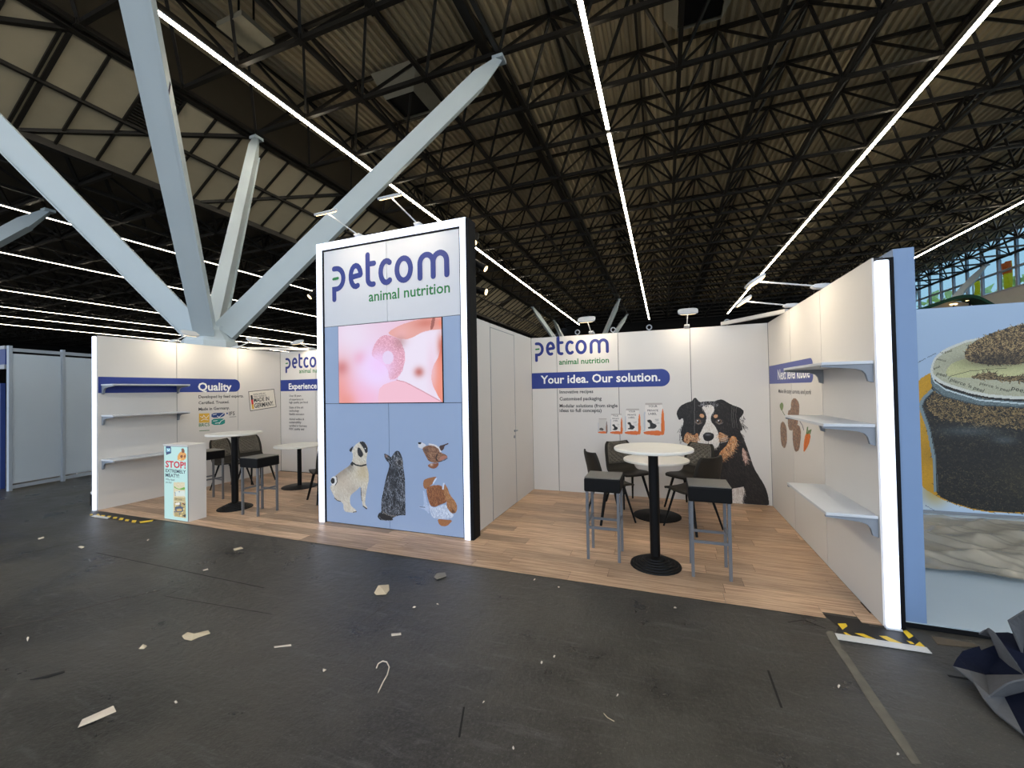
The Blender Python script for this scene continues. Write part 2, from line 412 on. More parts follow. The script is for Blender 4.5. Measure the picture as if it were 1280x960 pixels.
MB().bar((-.475*h, YN[0], ZB+.16), (-.475*h, YN[-1], ZB+.16), .24, .20).build('main_beam', M_frame, ceil)
# node joints
b = MB()
for xx in XN:
    for y in YN: b.box(xx-.10, xx+.10, y-.10, y+.10, ZB-.08, ZB+.08)
tag(b.build('node_joints', M_frame, ceil), kind='stuff')

# --- sloping band of boarded skylights left of the frame, and the lower roof beyond it
ceil2 = struct(empty('ceiling', (-1.6*h, 0, CH+.8*h)), 'sloping band of boarded skylights and the darker lower roof at left')
SX0, SZ0, SX1, SZ1 = -1.476*h, ZB+.05, -1.79*h, CH+.80*h
nrm = Vector((SZ0-SZ1, 0, -(SX0-SX1))).normalized()
def sl(t, y, o=0.0): return Vector((SX0+(SX1-SX0)*t, y, SZ0+(SZ1-SZ0)*t))+nrm*o
PW = .1*h
pb = MB()
a = [sl(.02, .03), sl(.49, .03), sl(.49, PW-.03), sl(.02, PW-.03)]; O0 = sl(0, 0)
pb.add([p-O0 for p in a]+[p-O0-nrm*.05 for p in a], [(0,3,2,1),(4,5,6,7),(0,1,5,4),(1,2,6,5),(2,3,7,6),(3,0,4,7)]); pme = pb.mesh('skylight_board', M_sky)
gb = MB().bar(sl(0,0,.03)-O0, sl(1,0,.03)-O0, .07).mesh('glazing_bar', M_frame)
lb = MB()
for i in range(16):
    t = .03+i*.029; lb.bar(sl(t, .04, .02)-O0, sl(t, PW-.04, .02)-O0, .05, .03)
lme = lb.mesh('louvre', M_frame)
for i in range(-4, 60):
    y = (.092+.0)*h+i*PW
    for r_ in (0, 1):
        off = sl(.49*r_+.01*r_, y)
        if r_ == 0 and i % 8 == 7: inst('louvre', lme, off, ceil2)
        else: inst('skylight_board', pme, off, ceil2)
    inst('glazing_bar', gb, sl(0, y), ceil2)
YA, YB = YN[0], 62
for t, w in ((0,.2), (.5,.1), (1,.22)): MB().bar(sl(t, YA, .04), sl(t, YB, .04), w).build('purlin', M_frame, ceil2)
MB().add([sl(0,YA,-.12), sl(1,YA,-.12), sl(1,YB,-.12), sl(0,YB,-.12)], [(0,1,2,3)]).build('skylight_backing', M_deck2, ceil2)
for i, y in enumerate(YN[:-2]):
    if i % 2: MB().bar((SX1, y, SZ1), (XN[0]-.38, YN[i+2], ZB), .13).build('brace', M_frame, ceil2)
    if i % 4 == 1: MB().bar((SX1, y, SZ1), (XN[0]-.38, y, ZB), .10).build('brace', M_frame, ceil2)
MB().box(XN[0]-.8, XN[0]-.35, YN[0], 62, ZB+.35, ZT+.2).build('roof_upstand', M_deck2, ceil2)
# lower roof
ZB2 = SZ1; ZT2 = SZ1+.14*h; X2 = [SX1-k*CELL for k in range(0, 27)]
MB().box(-86, SX1+.2, YN[0], 62.4, ZT2+.1, ZT2+.3).build('lower_roof_deck', M_deck2, ceil2)
for y in YN: MB().bar((X2[-1], y, ZB2), (X2[0], y, ZB2), .11).build('bottom_chord', M_frame, ceil2)
for xx in X2: MB().bar((xx, YN[0], ZB2), (xx, YN[-1], ZB2), .11).build('bottom_chord', M_frame, ceil2)
b = MB()
for xx in X2[:-1]:
    for y in YN[:-1]:
        c = (xx-CELL/2, y+CELL/2, ZT2)
        for i in (0, 1):
            for j in (0, 1): b.bar(c, (xx-CELL*i, y+CELL*j, ZB2), .09)
        b.bar(c, (c[0]-CELL, c[1], ZT2), .11)
tag(b.build('lower_web', M_frame, ceil2), kind='stuff')

# --- hall end walls
M_dark = mat('charcoal_wall', (16, 16, 18), .9)
M_pale = mat('pale_wall', (196, 196, 194), .8)
struct(MB().box(-86, 27, 62.5, 62.8, 0, 14).build('wall_far', M_dark), 'black far end wall of the hall')
struct(MB().box(-86.3, -86, -24, 62.8, 0, 14).build('wall_left', M_dark), 'black side wall far off on the left of the hall')
XG = 2.63*h; SILL = 8.75
struct(MB().box(XG, XG+.3, 39, 62.4, 0, SILL).build('wall_right', M_pale), 'pale wall below the high glazing on the right')
struct(MB().box(XG, XG+.3, -24, 39, 0, .9).build('wall_right', M_pale), 'low parapet below the tall glazing on the right, out of view')
# glazed band
M_mull = mat('grey_mullion', (168, 172, 184), .5, .2)
def glass(tint=(.93, .97, .97, 1)):
    m = D.materials.new('window_glass'); m.use_nodes = True; nt = m.node_tree; nt.nodes.remove(nt.nodes['Principled BSDF'])
    t = nt.nodes.new('ShaderNodeBsdfTransparent'); t.inputs[0].default_value = tint; gl = nt.nodes.new('ShaderNodeBsdfGlossy'); gl.inputs['Roughness'].default_value = .05
    mx = nt.nodes.new('ShaderNodeMixShader'); mx.inputs[0].default_value = .06
    nt.links.new(t.outputs[0], mx.inputs[1]); nt.links.new(gl.outputs[0], mx.inputs[2]); nt.links.new(mx.outputs[0], nt.nodes['Material Output'].inputs[0]); return m
M_glass = glass(); M_tint = glass((.44, .57, .62, 1))
win = struct(empty('window_1', (XG, 0, SILL)), 'high glazed band along the right side of the hall')
mm = MB().box(0, .16, -.10, .10, SILL, ZT+.6).mesh('mullion', M_mull); pm = MB().box(.12, .14, .10, 1.70, SILL, ZT+.6).mesh('pane', M_tint)
for i in range(22, 35):
    inst('mullion', mm, (XG, i*1.8+.9, 0), win); inst('pane', pm, (XG, i*1.8+.9, 0), win)
for z in (SILL+.06, 10.35, ZB+.25): MB().box(XG-.05, XG+.2, 39.6, 62.4, z-.06, z+.06).build('transom', M_mull, win)
win2 = struct(empty('window_2', (XG, 0, .9)), 'tall glazing of the hall side towards the camera, right of the picture')
mm2 = MB().box(0, .3, -.14, .14, .9, ZT+.6).mesh('mullion', M_mull); pm2 = MB().box(.14, .16, .14, 3.46, .9, ZT+.6).mesh('pane', M_glass)
for i in range(-6, 11):
    inst('mullion', mm2, (XG, i*3.6, 0), win2); inst('pane', pm2, (XG, i*3.6, 0), win2)
for z in (3.5, 6.5, 9.5): MB().box(XG-.05, XG+.2, -21.6, 39.6, z-.06, z+.06).build('transom', M_mull, win2)

# --- steel tree columns
M_tree = mat('blue_grey_painted_steel', (192, 205, 212), .45, var=.05, scale=1.5)
M_mark = mat('rust_mark', (40, 42, 70), .7)
def steel_tree(hx, hy, label, group, mark=False, ztip=None):
    HX, HY, HZ = hx*h, hy*h, CH+.142*h; ztip = ztip or ZB-.16
    t = tag(empty('tree_column', (HX, HY, 0)), label, 'column', group)
    for i in (-1, 1):
        for j in (-1, 1):
            tip = Vector((HX+i*2*CELL, HY+j*2*CELL, ztip)); base = Vector((HX+i*.18, HY+j*.18, HZ)); ax = (tip-base)
            b = MB(); p1 = base+ax*.90
            b.bar(base, p1, .26, .44); b.bar(p1, tip, .26, .44, .16, .16)
            br = b.build('branch', M_tree, t)
            s2 = MB(); side = ax.cross(Vector((0,0,1))).normalized(); upv = side.cross(ax).normalized()
            for sg in (-1, 1): s2.bar(base+side*.15*sg-upv*.21, p1+side*.15*sg-upv*.21, .05, .02)
            s2.build('edge_lip', M_tree, br)
            if mark and (i, j) == (1, -1):
                q = base+ax*.41; MB().bar(q-side*.1315+upv*.16, q-side*.1315-upv*.16-ax.normalized()*.20, .004, .045).build('paint_mark', M_mark, br)
            MB().box(tip.x-.16, tip.x+.16, tip.y-.16, tip.y+.16, tip.z-.05, tip.z+.05).build('head_plate', M_tree, br)
    MB().lathe([(.50, HZ-.42), (.50, HZ-.22), (.30, HZ+.02), (.30, HZ+.10)], HX, HY, 8).build('hub', M_tree, t)
    MB().lathe([(.34, 0), (.34, HZ-.40)], HX, HY, 8).build('shaft', M_tree, t)
steel_tree(-.94, .61, 'large blue-grey steel tree column with four branches rising behind the left stand wall', 'steel tree columns', True)
steel_tree(-2.85, .39, 'blue-grey steel tree column at the far left edge, only one branch tip in view', 'steel tree columns', False, SZ1-.28)
steel_tree(-.94, 5.12, 'distant steel tree column whose pale branches show above the white back wall', 'steel tree columns')
steel_tree(2.07, 5.12, 'distant steel tree column with a branch crossing the right-hand windows', 'steel tree columns')

# --- strip lights
M_line = mat('strip_light_diffuser', (255,250,240), .5, emit=(255, 240, 212), es=LINE_L)
M_line2 = mat('strip_light_diffuser', (255,250,240), .5, emit=(255, 240, 212), es=LINE_L*.3)
M_glow = mat('deck_fill_glow', (255,250,240), .5, emit=(255, 236, 200), es=DECK_FILL)
def strip_light(X, z, y0, y1, label, breaks=(), group='hall strip lights', up=True, w=.13):
    t = tag(empty('strip_light', (X, y0, z)), label, 'light', group)
    ys = [y0]+list(breaks)+[y1]
    for a, c in zip(ys[:-1], ys[1:]):
        hs = MB().box(X-w/2, X+w/2, a+.12, c-.12, z, z+.05).build('housing', M_alu, t)
        MB().box(X-w/2+.005, X+w/2-.005, a+.14, c-.14, z-.02, z-.001).build('tube', M_line if up else M_line2, hs)
        if up: MB().box(X-.03, X+.03, a+.14, c-.14, z+.051, z+.06).build('deck_fill_strip', M_glow, hs)  # added fill facing up, lights the deck above
    for y in ys[1:-1]: MB().bar((X, y-.2, z+.03), (X, y+.2, z+.03), .05).build('connector', M_black, t)
    y = y0+1
    while y < y1:
        MB().box(X-.012, X+.012, y-.012, y+.012, z+.05, z+.3).build('hanger', M_black, t); y += 4*CELL
zl = ZB-.28
for i, (r, lab) in enumerate([(-1.204, 'long white strip light running back from beside the tall steel column'), (-.179, 'long white strip light above the middle of the stand'),
               (.839, 'long white strip light running in from the top right corner'), (1.891, 'white strip light at the right edge near the windows')]):
    strip_light(r*h*.975, zl, -14 if i else -6, 6.1*h, lab, (1.56*h, 3.0*h) if i != 2 else (3.3*h,))
for r, lab in [(-3.166, 'topmost white strip light of the row at far left'), (-4.184, 'second white strip light from the top at far left'), (-5.617, 'third white strip light from the top at far left'),
          (-6.63, 'fourth white strip light from the top at far left'), (-8.171, 'lowest white strip light at far left just above the grey partition'), (-7.35, 'second lowest white strip light at far left')]:
    strip_light(r*h*.775, CH+.775*h, -6, 6.2*h, lab, (), group='strip lights of the lower roof at far left', up=False, w=.07)

# --- vents and a speaker under the roof
M_duct = mat('grey_sheet_duct', (150, 146, 130), .6, var=.1)
def hood(x, y, s, label):
    t = tag(empty('vent_hood', (x, y, ZT-.6)), label, 'vent', 'roof vent hoods'); z1 = ZT+.05; z0 = ZT-.75; e = s*.62
    c0 = [(x-s,y-s,z1),(x+s,y-s,z1),(x+s,y+s,z1),(x-s,y+s,z1)]; c1 = [(x-e,y-e,z0),(x+e,y-e,z0),(x+e,y+e,z0),(x-e,y+e,z0)]
    for i in range(4):
        j = (i+1) % 4; MB().add([c0[i], c0[j], c1[j], c1[i]], [(0,1,2,3)]).build('hood_panel', M_duct, t)
    MB().box(x-e+.02, x+e-.02, y-e+.02, y+e-.02, z0+.1, z0+.12).build('damper', M_blackflat, t)
hood(-8.6, 12.7, .95, 'boxy grey vent hood under the roof left of the long diagonal branch')
hood(1.2, 12.4, .95, 'boxy grey vent hood under the roof near the top edge, right of centre')
t = tag(empty('ceiling_speaker', (-11.0, 8.2, ZT-.9)), 'square grey speaker panel hanging under the roof at the top left', 'speaker')
MB().box(-11.5, -10.5, 7.7, 8.7, ZT-1.0, ZT-.85).build('cabinet', M_duct, t)
for q in (-11.3, -10.7): MB().box(q-.02, q+.02, 8.18, 8.22, ZT-.85, ZT+.14).build('hanger_rod', M_black, t)

# --- outside: trees and flags beyond the glass
M_leaf = mat('foliage', (228, 236, 150), .8, var=.4, scale=1.2); M_trunk = mat('bark', (84, 70, 56), .9)
def outside_tree(x, y, hh, label):
    t = tag(empty('tree', (x, y, 0)), label, 'tree', 'trees outside the windows'); MB().tube([(x,y,0), (x+.2,y,hh*.5), (x,y,hh*.8)], [.3,.22,.08], 8).build('trunk', M_trunk, t)
    b = MB()
    for k in range(90):
        a = rng.random()*6.283; rr = 2.6*math.sqrt(rng.random()); zz = hh*(.45+.55*rng.random()); k2 = 1-abs((zz/hh-.7)/.4)**2
        c = np.array([x+rr*k2*math.cos(a), y+rr*k2*math.sin(a), zz]); s_ = .35+.3*rng.random()
        v = [c+s_*rng.standard_normal(3)*.8 for _ in range(4)]; b.add(v, [(0,1,2),(0,2,3),(0,3,1),(1,3,2)])
    tag(b.build('foliage', M_leaf, t), kind='stuff')
for i, (x, y, hh) in enumerate([(33,55,12.0),(35,61.5,12.2),(33,68,12.6),(38,52.5,11.2),(36,74,13),(34,80,13)]):
    outside_tree(x, y, hh, ['green tree outside the leftmost visible window panes', 'green tree outside behind the dark arch end', 'green tree outside nearest the blue wall end', 'thin green tree outside in the middle of the window band', 'green tree outside at the far end of the glazing', 'farthest green tree outside the glazing'][i])
M_fy = mat('yellow_flag', (246, 205, 30), .7); M_fo = mat('orange_flag', (232, 104, 36), .7)
for m_ in (M_fy, M_fo):                          # thin cloth lets daylight through
    nt = m_.node_tree; tr_ = nt.nodes.new('ShaderNodeBsdfTranslucent'); mx_ = nt.nodes.new('ShaderNodeMixShader'); mx_.inputs[0].default_value = .6
    tr_.inputs[0].default_value = (*lin((255, 214, 40) if m_ is M_fy else (240, 110, 40)), 1)
    nt.links.new(nt.nodes['Principled BSDF'].outputs[0], mx_.inputs[1]); nt.links.new(tr_.outputs[0], mx_.inputs[2]); nt.links.new(mx_.outputs[0], nt.nodes['Material Output'].inputs[0])
M_fp = mat('flag_pole', (200, 200, 205), .4, .3)
def flag(px0, px1, pt, pb, label, orange):
    X = 30.0; a = on_x(px0, pt, X); c = on_x(px1, pb, X); ya, yc = a[1], c[1]; zt, zb = a[2], c[2]
    t = tag(empty('flag', (X, ya, 0)), label, 'flag', 'flags outside the windows')
    MB().tube([(X, ya, 0), (X, ya, zt+.4)], .06, 8).build('pole', M_fp, t)
    def fn(u, v): return (X+.12*math.sin(u*7+v*2), ya-.06+(yc-ya+.06)*u, zt+(zb-zt)*v)
    MB().grid(fn, 8, 6).build('flag_cloth', M_fy, t)
    if orange:
        def f2(u, v): return (X-.05+.12*math.sin(u*7+v*1), ya-.06+(yc-ya+.06)*u, zt+(zb-zt)*v*.42)
        MB().grid(f2, 8, 4).build('flag_band', M_fo, t)
flag(1251, 1264.5, 330, 361, 'yellow and orange flag outside the windows at the far right', True)
flag(1216, 1224, 352, 368, 'small plain yellow flag outside above the dark green arch', False)
struct(MB().box(26, 90, -24, 110, -.3, -.05).build('floor', mat('outside_ground', (120, 124, 110), .9)), 'ground outside beyond the glazing')

# ================================================================= STAND
ZF = .006
XL, XR, YF, YBk = -7.77, 1.35, 3.46, 6.44
TX0, TX1, TY = -4.175, -2.05, 4.06
# --- wood floor of separate boards
def wood():
    m = D.materials.new('oak_vinyl_board'); m.use_nodes = True; nt = m.node_tree; bs = nt.nodes['Principled BSDF']; N = nt.nodes.new; Lk = nt.links.new
    g = N('ShaderNodeNewGeometry'); oi = N('ShaderNodeObjectInfo')
    ad = N('ShaderNodeVectorMath'); ad.operation = 'ADD'; cb = N('ShaderNodeCombineXYZ')
    mu = N('ShaderNodeMath'); mu.operation = 'MULTIPLY'; mu.inputs[1].default_value = 37.0; Lk(oi.outputs['Random'], mu.inputs[0]); Lk(mu.outputs[0], cb.inputs[0]); Lk(mu.outputs[0], cb.inputs[2])
    Lk(g.outputs['Position'], ad.inputs[0]); Lk(cb.outputs[0], ad.inputs[1])
    mp = N('ShaderNodeMapping'); mp.inputs['Scale'].default_value = (1.0, 22, 1); Lk(ad.outputs[0], mp.inputs['Vector'])
    nz = N('ShaderNodeTexNoise'); nz.inputs['Scale'].default_value = 2.4; nz.inputs['Detail'].default_value = 8; nz.inputs['Roughness'].default_value = .62; Lk(mp.outputs[0], nz.inputs['Vector'])
    r = N('ShaderNodeValToRGB'); e = r.color_ramp.elements; e[0].position = .3; e[0].color = (*lin((142, 107, 80)), 1); e[1].position = .68; e[1].color = (*lin((220, 187, 154)), 1); Lk(nz.outputs['Fac'], r.inputs[0])
    m2 = N('ShaderNodeMapRange'); m2.inputs['To Min'].default_value = .66; m2.inputs['To Max'].default_value = 1.22; Lk(oi.outputs['Random'], m2.inputs['Value'])
    vm = N('ShaderNodeVectorMath'); vm.operation = 'SCALE'; Lk(r.outputs[0], vm.inputs[0]); Lk(m2.outputs[0], vm.inputs['Scale']); Lk(vm.outputs[0], bs.inputs['Base Color'])
    bs.inputs['Roughness'].default_value = .42
    bp = N('ShaderNodeBump'); bp.inputs['Strength'].default_value = .12; bp.inputs['Distance'].default_value = .004; Lk(nz.outputs['Fac'], bp.inputs['Height']); Lk(bp.outputs[0], bs.inputs['Normal'])
    return m
M_wood = wood()
bf = MB().box(XL, XR, YF+.16, YBk+.05, .0005, .003).build('floor', mat('board_joint', (74, 54, 38), .8)); struct(bf, 'oak-look board floor of the exhibition stand')
PLW = .166; plk = MB().box(0, 1, 0, PLW-.003, .0032, ZF).mesh('plank', M_wood)
row = 0; y = YF
while y < YBk:
    x = XL-random.random()*1.2; wy = min(1.0, (YBk+.04-y)/PLW)
    while x < XR:
        x2 = x+random.choice((.92, 1.22, 1.22)); a, c = max(x, XL), min(x2, XR)
        segs = [(a, c)]
        if y > TY+.2:
            segs = [(a, min(c, TX0)), (max(a, TX1), c)]
        for p, q in segs:
            if row == 0 and q > 1.02: q = min(q, 1.03)
            if q-p > .03: inst('plank', plk, (p, y, 0), bf, scale=(q-p-.003, wy, 1))
        x = x2
    y += PLW; row += 1

inst('plank', plk, (1.03, YF+.085, 0), bf, scale=(.2, .49, 1)); inst('plank', plk, (1.235, YF+.01, 0), bf, scale=(.114, .94, 1))
# --- stand walls
def panels(plane, cuts, z0, z1, parent, m=M_white, t=.012, gap=.008):
    for a, c in zip(cuts[:-1], cuts[1:]):
        u = plane.u; p = plane.O-plane.n*(-.0)      # front face sits on the plane
        b = MB(); q = [(a+gap/2, z0), (c-gap/2, z0), (c-gap/2, z1), (a+gap/2, z1)]
        O = Vector(plane.O); 
        b.prism(q, O-plane.n*(t+.0015), plane.u, (0,0,1), plane.n, t); b.build('panel', m, parent)
PB = Plane('y', YBk); PL = Plane('x+', XL); PR = Plane('x-', XR); PE = Plane('y', 6.50); PT = Plane('y', TY); PC = Plane('x+', TX1)
HW = 2.50
wb = struct(MB().box(TX1, XR+.06, YBk+.0125, YBk+.06, 0, HW-.003).build('wall_back', M_core), 'white back wall with the dog print and blue slogan band')
panels(PB, [TX1, -1.62, -.65, .37, XR], ZF, HW, wb)
wr = struct(MB().box(XR+.0125, XR+.06, YF, YBk, 0, HW-.003).build('wall_right', M_core), 'white right-hand stand wall with three shelves')
panels(PR, [-YBk, -5.42, -4.46, -YF], ZF, HW, wr)
wl = struct(MB().box(XL-.06, XL-.0125, YF, 6.56, 0, HW+.057).build('wall_left', M_core), 'white left-hand stand wall with shelves and quality band')
panels(PL, [YF, 4.50, 5.56, 6.50], ZF, HW+.06, wl)
we = struct(MB().box(XL-.06, TX0, 6.5125, 6.56, 0, HW+.057).build('wall_back', M_core), 'white back wall of the left bay with experience text')
panels(PE, [XL, -6.78, -5.78, -4.8, TX0], ZF, HW+.06, we)
# storage cabin walls behind the tower
wc = struct(MB().box(TX1-.06, TX1-.0125, TY+.15, YBk, 0, HW-.003).build('wall_side', M_core), 'white cabin side wall with a flush door')
panels(PC, [TY+.15, 4.73], ZF, HW, wc); panels(PC, [5.61, YBk], ZF, HW, wc)
panels(PC, [4.73, 5.61], 2.45, HW, wc)
struct(MB().box(TX0, TX0+.06, TY+.15, 6.5, 0, HW).build('wall_side', M_white), 'white cabin side wall hidden behind the display tower')
dr = struct(MB().box(TX1-.010, TX1+.0005, 4.737, 5.603, ZF+.004, 2.442).build('door_1', M_white), 'flush white cabin door with a small lever handle')
for (yy, zz0, zz1) in ((4.733, ZF, 2.45), (5.607, ZF, 2.45)):
    MB().box(TX1-.008, TX1+.003, yy-.005, yy+.005, zz0, zz1).build('door_edge', M_alu, dr)
MB().box(TX1-.008, TX1+.003, 4.73, 5.61, 2.442, 2.452).build('door_edge', M_alu, dr)
MB().tube([(TX1+.001,5.55,1.06),(TX1+.05,5.55,1.06),(TX1+.05,5.44,1.06)], .010, 8).build('door_handle', M_alu, dr, True)
MB().lathe([(.022,0),(.022,.008)], 0, 0, 14).build('lock', M_alu, dr, True).matrix_basis = PC.M(5.55, .97)
MB().box(XR+.0605, 1.4805, YF+.03, 3.58, 0, HW).build('gap_shade', M_blackflat, wr)  # black box stands in for the shade in the open gap
# wall-top rings
for X in (-1.28, -.72, -.19, .86):
    o = MB().tube([(X+.035*math.cos(a*math.pi/8), YBk+.04, HW+.055+.035*math.sin(a*math.pi/8)) for a in range(16)], .009, 6, closed=True).build('cable_ring', M_alu, wb, True)
    MB().box(X-.008, X+.008, YBk+.03, YBk+.05, HW-.003, HW+.02).build('ring_stem', M_alu, wb)

# --- light bars on the two wall ends
t = tag(empty('light_bar', (1.39, 3.42, 0)), 'tall white light bar on the front end of the right stand wall', 'light')
MB().box(1.355, 1.435, YF-.030, YF-.0005, .012, 2.475).build('light_diffuser', M_led, t, bevel=.012)
MB().box(1.352, 1.438, YF-.032, YF-.0005, ZF*0, .012).build('end_cap', M_lampw, t)
t = tag(empty('light_bar', (-7.8, 3.42, 0)), 'tall white light bar on the front end of the left stand wall', 'light')
MB().box(-7.848, -7.772, YF-.030, YF-.0005, .012, 2.55).build('light_diffuser', M_led, t, bevel=.012)
MB().box(-7.851, -7.769, YF-.032, YF-.0005, 0, .012).build('end_cap', M_lampw, t)

# --- wall shelves
M_brk = mat('grey_bracket', (132, 138, 146), .5)
def shelf(xw, sgn, ya, yb, z, label, group):
    t = tag(empty('wall_shelf', (xw, ya, z)), label, 'shelf', group)
    xa, xb = xw-sgn*.002, xw-sgn*.30
    MB().box(min(xa,xb), max(xa,xb), ya, yb, z-.022, z).build('shelf_board', M_lampw, t, bevel=.003)
    for y in (ya+.02, yb-.02):
        prof = [(0,-.0222), (.297,-.0222), (.297,-.034), (.10,-.052), (.06,-.066), (.042,-.09), (.03,-.14), (0,-.15)]
        MB().prism(prof, (xa, y-.012, z), (-sgn,0,0), (0,0,1), (0,1,0), .024).build('bracket', M_brk, t)
for z, w_ in ((1.80,'top'), (1.365,'middle'), (.74,'bottom')): shelf(XR, 1, 3.475, 4.45, z, f'empty white {w_} shelf on the right stand wall', 'shelves on the right wall')
for z, w_ in ((1.845,'top'), (1.39,'middle'), (.74,'bottom')): shelf(XL, -1, 3.50, 4.53, z, f'empty white {w_} shelf on the left stand wall', 'shelves on the left wall')

# --- display tower
M_tblue = mat('light_blue_print', (150, 168, 198), .5, var=.02)
M_tgrey = mat('pale_grey_print', (206, 208, 214), .5, var=.02)
tw = tag(empty('display_tower', ((TX0+TX1)/2, TY, 0)), 'tall printed display tower with white light frame, screen and animal pictures', 'tower')
MB().box(TX0+.01, -2.026, TY+.014, TY+.148, ZF, 3.555).build('carcass', M_blackflat, tw)
a0, a1, xm = -4.075, -2.113, -3.10
for (x0, x1, z0, z1, m) in [(a0,xm,ZF+.01,1.512,M_tblue),(xm,a1,ZF+.01,1.512,M_tblue),(a0,-3.845,1.518,2.494,M_tblue),(-2.345,a1,1.518,2.494,M_tblue),(a0,xm,2.50,3.47,M_tgrey),(xm,a1,2.50,3.47,M_tgrey)]:
    MB().box(x0+.003, x1-.003, TY, TY+.013, z0, z1).build('panel', m, tw)
for (x0, x1, z0, z1) in [(TX0,-4.095,ZF,3.575),(-2.095,-2.026,ZF,3.575),(-4.095,-2.095,3.49,3.575)]:
    MB().box(x0, x1, TY-.025, TY+.013, z0, z1).build('light_frame', M_led, tw)
for (x0, x1, z0, z1) in [(-4.0945,-4.078,ZF,3.49),(-2.112,-2.0955,ZF,3.49),(-4.078,-2.112,3.472,3.4895)]: MB().box(x0, x1, TY-.010, TY+.013, z0, z1).build('shadow_strip', M_blackflat, tw)  # black strips paint the shadow gap inside the light frame
MB().box(-2.0255, -1.985, TY-.02, TY+.148, ZF, 3.565).build('edge_profile', M_blackflat, tw)
logo_p = PT
u0, v0 = PT.px(415.2, 365); u1, v1 = PT.px(562, 345.5)
logo(PT, u0, v0+.03, u1-u0, M_logo, M_green, tw)
u0, v0 = PT.px(461, 377); u1, _ = PT.px(562.5, 366.5); text('animal nutrition', PT, u0, v0, u1-u0, M_green, tw, .014)
# screen
sc = MB().box(-3.842, -2.348, TY-.012, TY+.012, 1.519, 2.493).build('screen', M_black, tw)
PS = Plane('y', TY-.012)
p = Print(PS, -3.838, -2.352, 1.523, 2.489, .006, (218, 186, 208)).zoom(420, 390, 8)
p.soft(150, 250, 240, (220, 206, 226), 1.0); p.soft(50, 800, 150, (222, 132, 118), .85, 300); p.soft(60, 560, 70, (186, 96, 92), .8); p.soft(250, 470, 70, (216, 120, 140), .7); p.soft(130, 890, 90, (214, 122, 90), .8)
p.soft(390, 620, 220, (222, 204, 242), 1.0, 260); p.soft(300, 850, 220, (232, 160, 190), .6)
p.poly([(640,270),(720,268),(900,190),(1080,160),(1090,900),(1060,890),(860,780),(690,690),(600,680),(690,480)], (222, 212, 230))
p.poly([(1060,170),(1090,160),(1090,920),(1040,880),(950,700),(960,560),(1040,420)], (224, 132, 110)); p.soft(1050, 340, 40, (190, 90, 70), .8, 120); p.soft(960, 560, 50, (222, 190, 210), .7, 250)
p.poly([(520,200),(640,130),(800,80),(1000,45),(1090,40),(1090,170),(970,180),(880,190),(740,270),(640,270),(540,230)], (214, 150, 142)); p.soft(900, 110, 120, (196, 108, 92), .85, 50); p.soft(650, 220, 80, (226, 170, 176), .6)
p.poly([(960,60),(995,50),(975,160),(940,185)], (130, 60, 50), 0, .8); p.soft(1060, 110, 40, (226, 120, 90), .9)
m_ = p.poly([(480,228),(560,240),(640,280),(690,400),(692,480),(660,600),(600,670),(530,680),(520,560),(400,470),(352,430),(375,340),(420,270)], (206, 146, 168))
p.fur(m_, [(226,170,190),(186,120,140),(240,196,214)], 900, .012, 20, 60, .6); p.soft(400, 600, 130, (222, 204, 240), .95, 150); p.soft(430, 520, 130, (226, 190, 236), .9); p.soft(640, 300, 60, (150, 104, 104), .5)
p.ell(520, 455, 55, 68, (216, 200, 230), .9)
p.poly([(420,860),(440,740),(600,680),(690,700),(860,790),(1060,900),(1060,930),(430,930)], (228, 178, 196)); p.line([(600,680),(690,700),(860,790),(1060,900)], 7, (190, 130, 140)); p.soft(830, 600, 48, (176, 88, 80), .9)
p.build('screen_image', print_mat('led_screen', 1.08), sc)

# animal pictures on the tower
FT = .004
p = Print(PT, -4.02, -3.40, .12, 1.10, FT).zoom(400, 540, 8)
cream = (214, 206, 190)
m_ = p.poly([(350,130),(400,95),(440,95),(475,140),(478,200),(465,260),(465,330),(485,400),(490,470),(470,560),(455,650),(450,720),(475,755),(470,772),(430,745),(420,690),(410,600),(405,540),(370,580),(330,610),(300,640),(300,730),(360,780),(365,800),(340,808),(255,800),(235,770),(235,720),(210,695),(160,685),(145,655),(125,610),(105,570),(100,545),(120,530),(115,480),(150,440),(200,400),(250,365),(290,340),(325,290),(330,220),(315,195)], cream, .03)
p.fur(m_, [(196,182,160),(228,222,210),(178,162,140)], 2600, .03, -60, 20, .5)
for x, y, r, c in [(180,430,60,(120,104,92)),(240,390,50,(128,112,98)),(300,345,40,(96,86,78)),(240,500,90,(198,178,156)),(430,420,70,(196,174,132)),(430,360,40,(190,166,130)),(330,580,60,(182,168,152)),(430,600,30,(176,166,158)),(200,640,50,(190,178,164)),(270,740,40,(206,196,182))]: p.soft(x, y, r, c, .6)
for q in [[(288,180),(335,135),(325,170),(310,205)], [(390,100),(440,92),(475,150),(478,200),(455,215),(440,170),(410,125)], [(375,150),(400,160),(435,215),(425,245),(405,255),(375,225)], [(300,320),(325,290),(335,318),(325,345)]]: p.poly(q, (30, 30, 34))
p.line([(328,310),(360,330),(410,340),(465,325)], 15, (26, 26, 28)); p.ell(140, 490, 34, 46, (226,222,216)); p.ell(128, 488, 20, 30, (24,24,26)); p.line([(165,440),(172,500),(150,535)], 8, (60,54,50))
p.line([(430,740),(470,770)], 10, (40,40,44)); p.line([(330,802),(366,796)], 8, (60,56,52)); p.line([(145,660),(175,685),(208,695)], 8, (70,66,64)); p.line([(410,560),(413,650),(420,690)], 6, (90,84,80))
p.line([(345,200),(350,260)], 4, (180,168,150)); p.ell(452, 165, 6, 6, (230,226,220))
p.build('dog_picture', M_print, tw)['label'] = 'picture of a cream and black pug seated sideways'
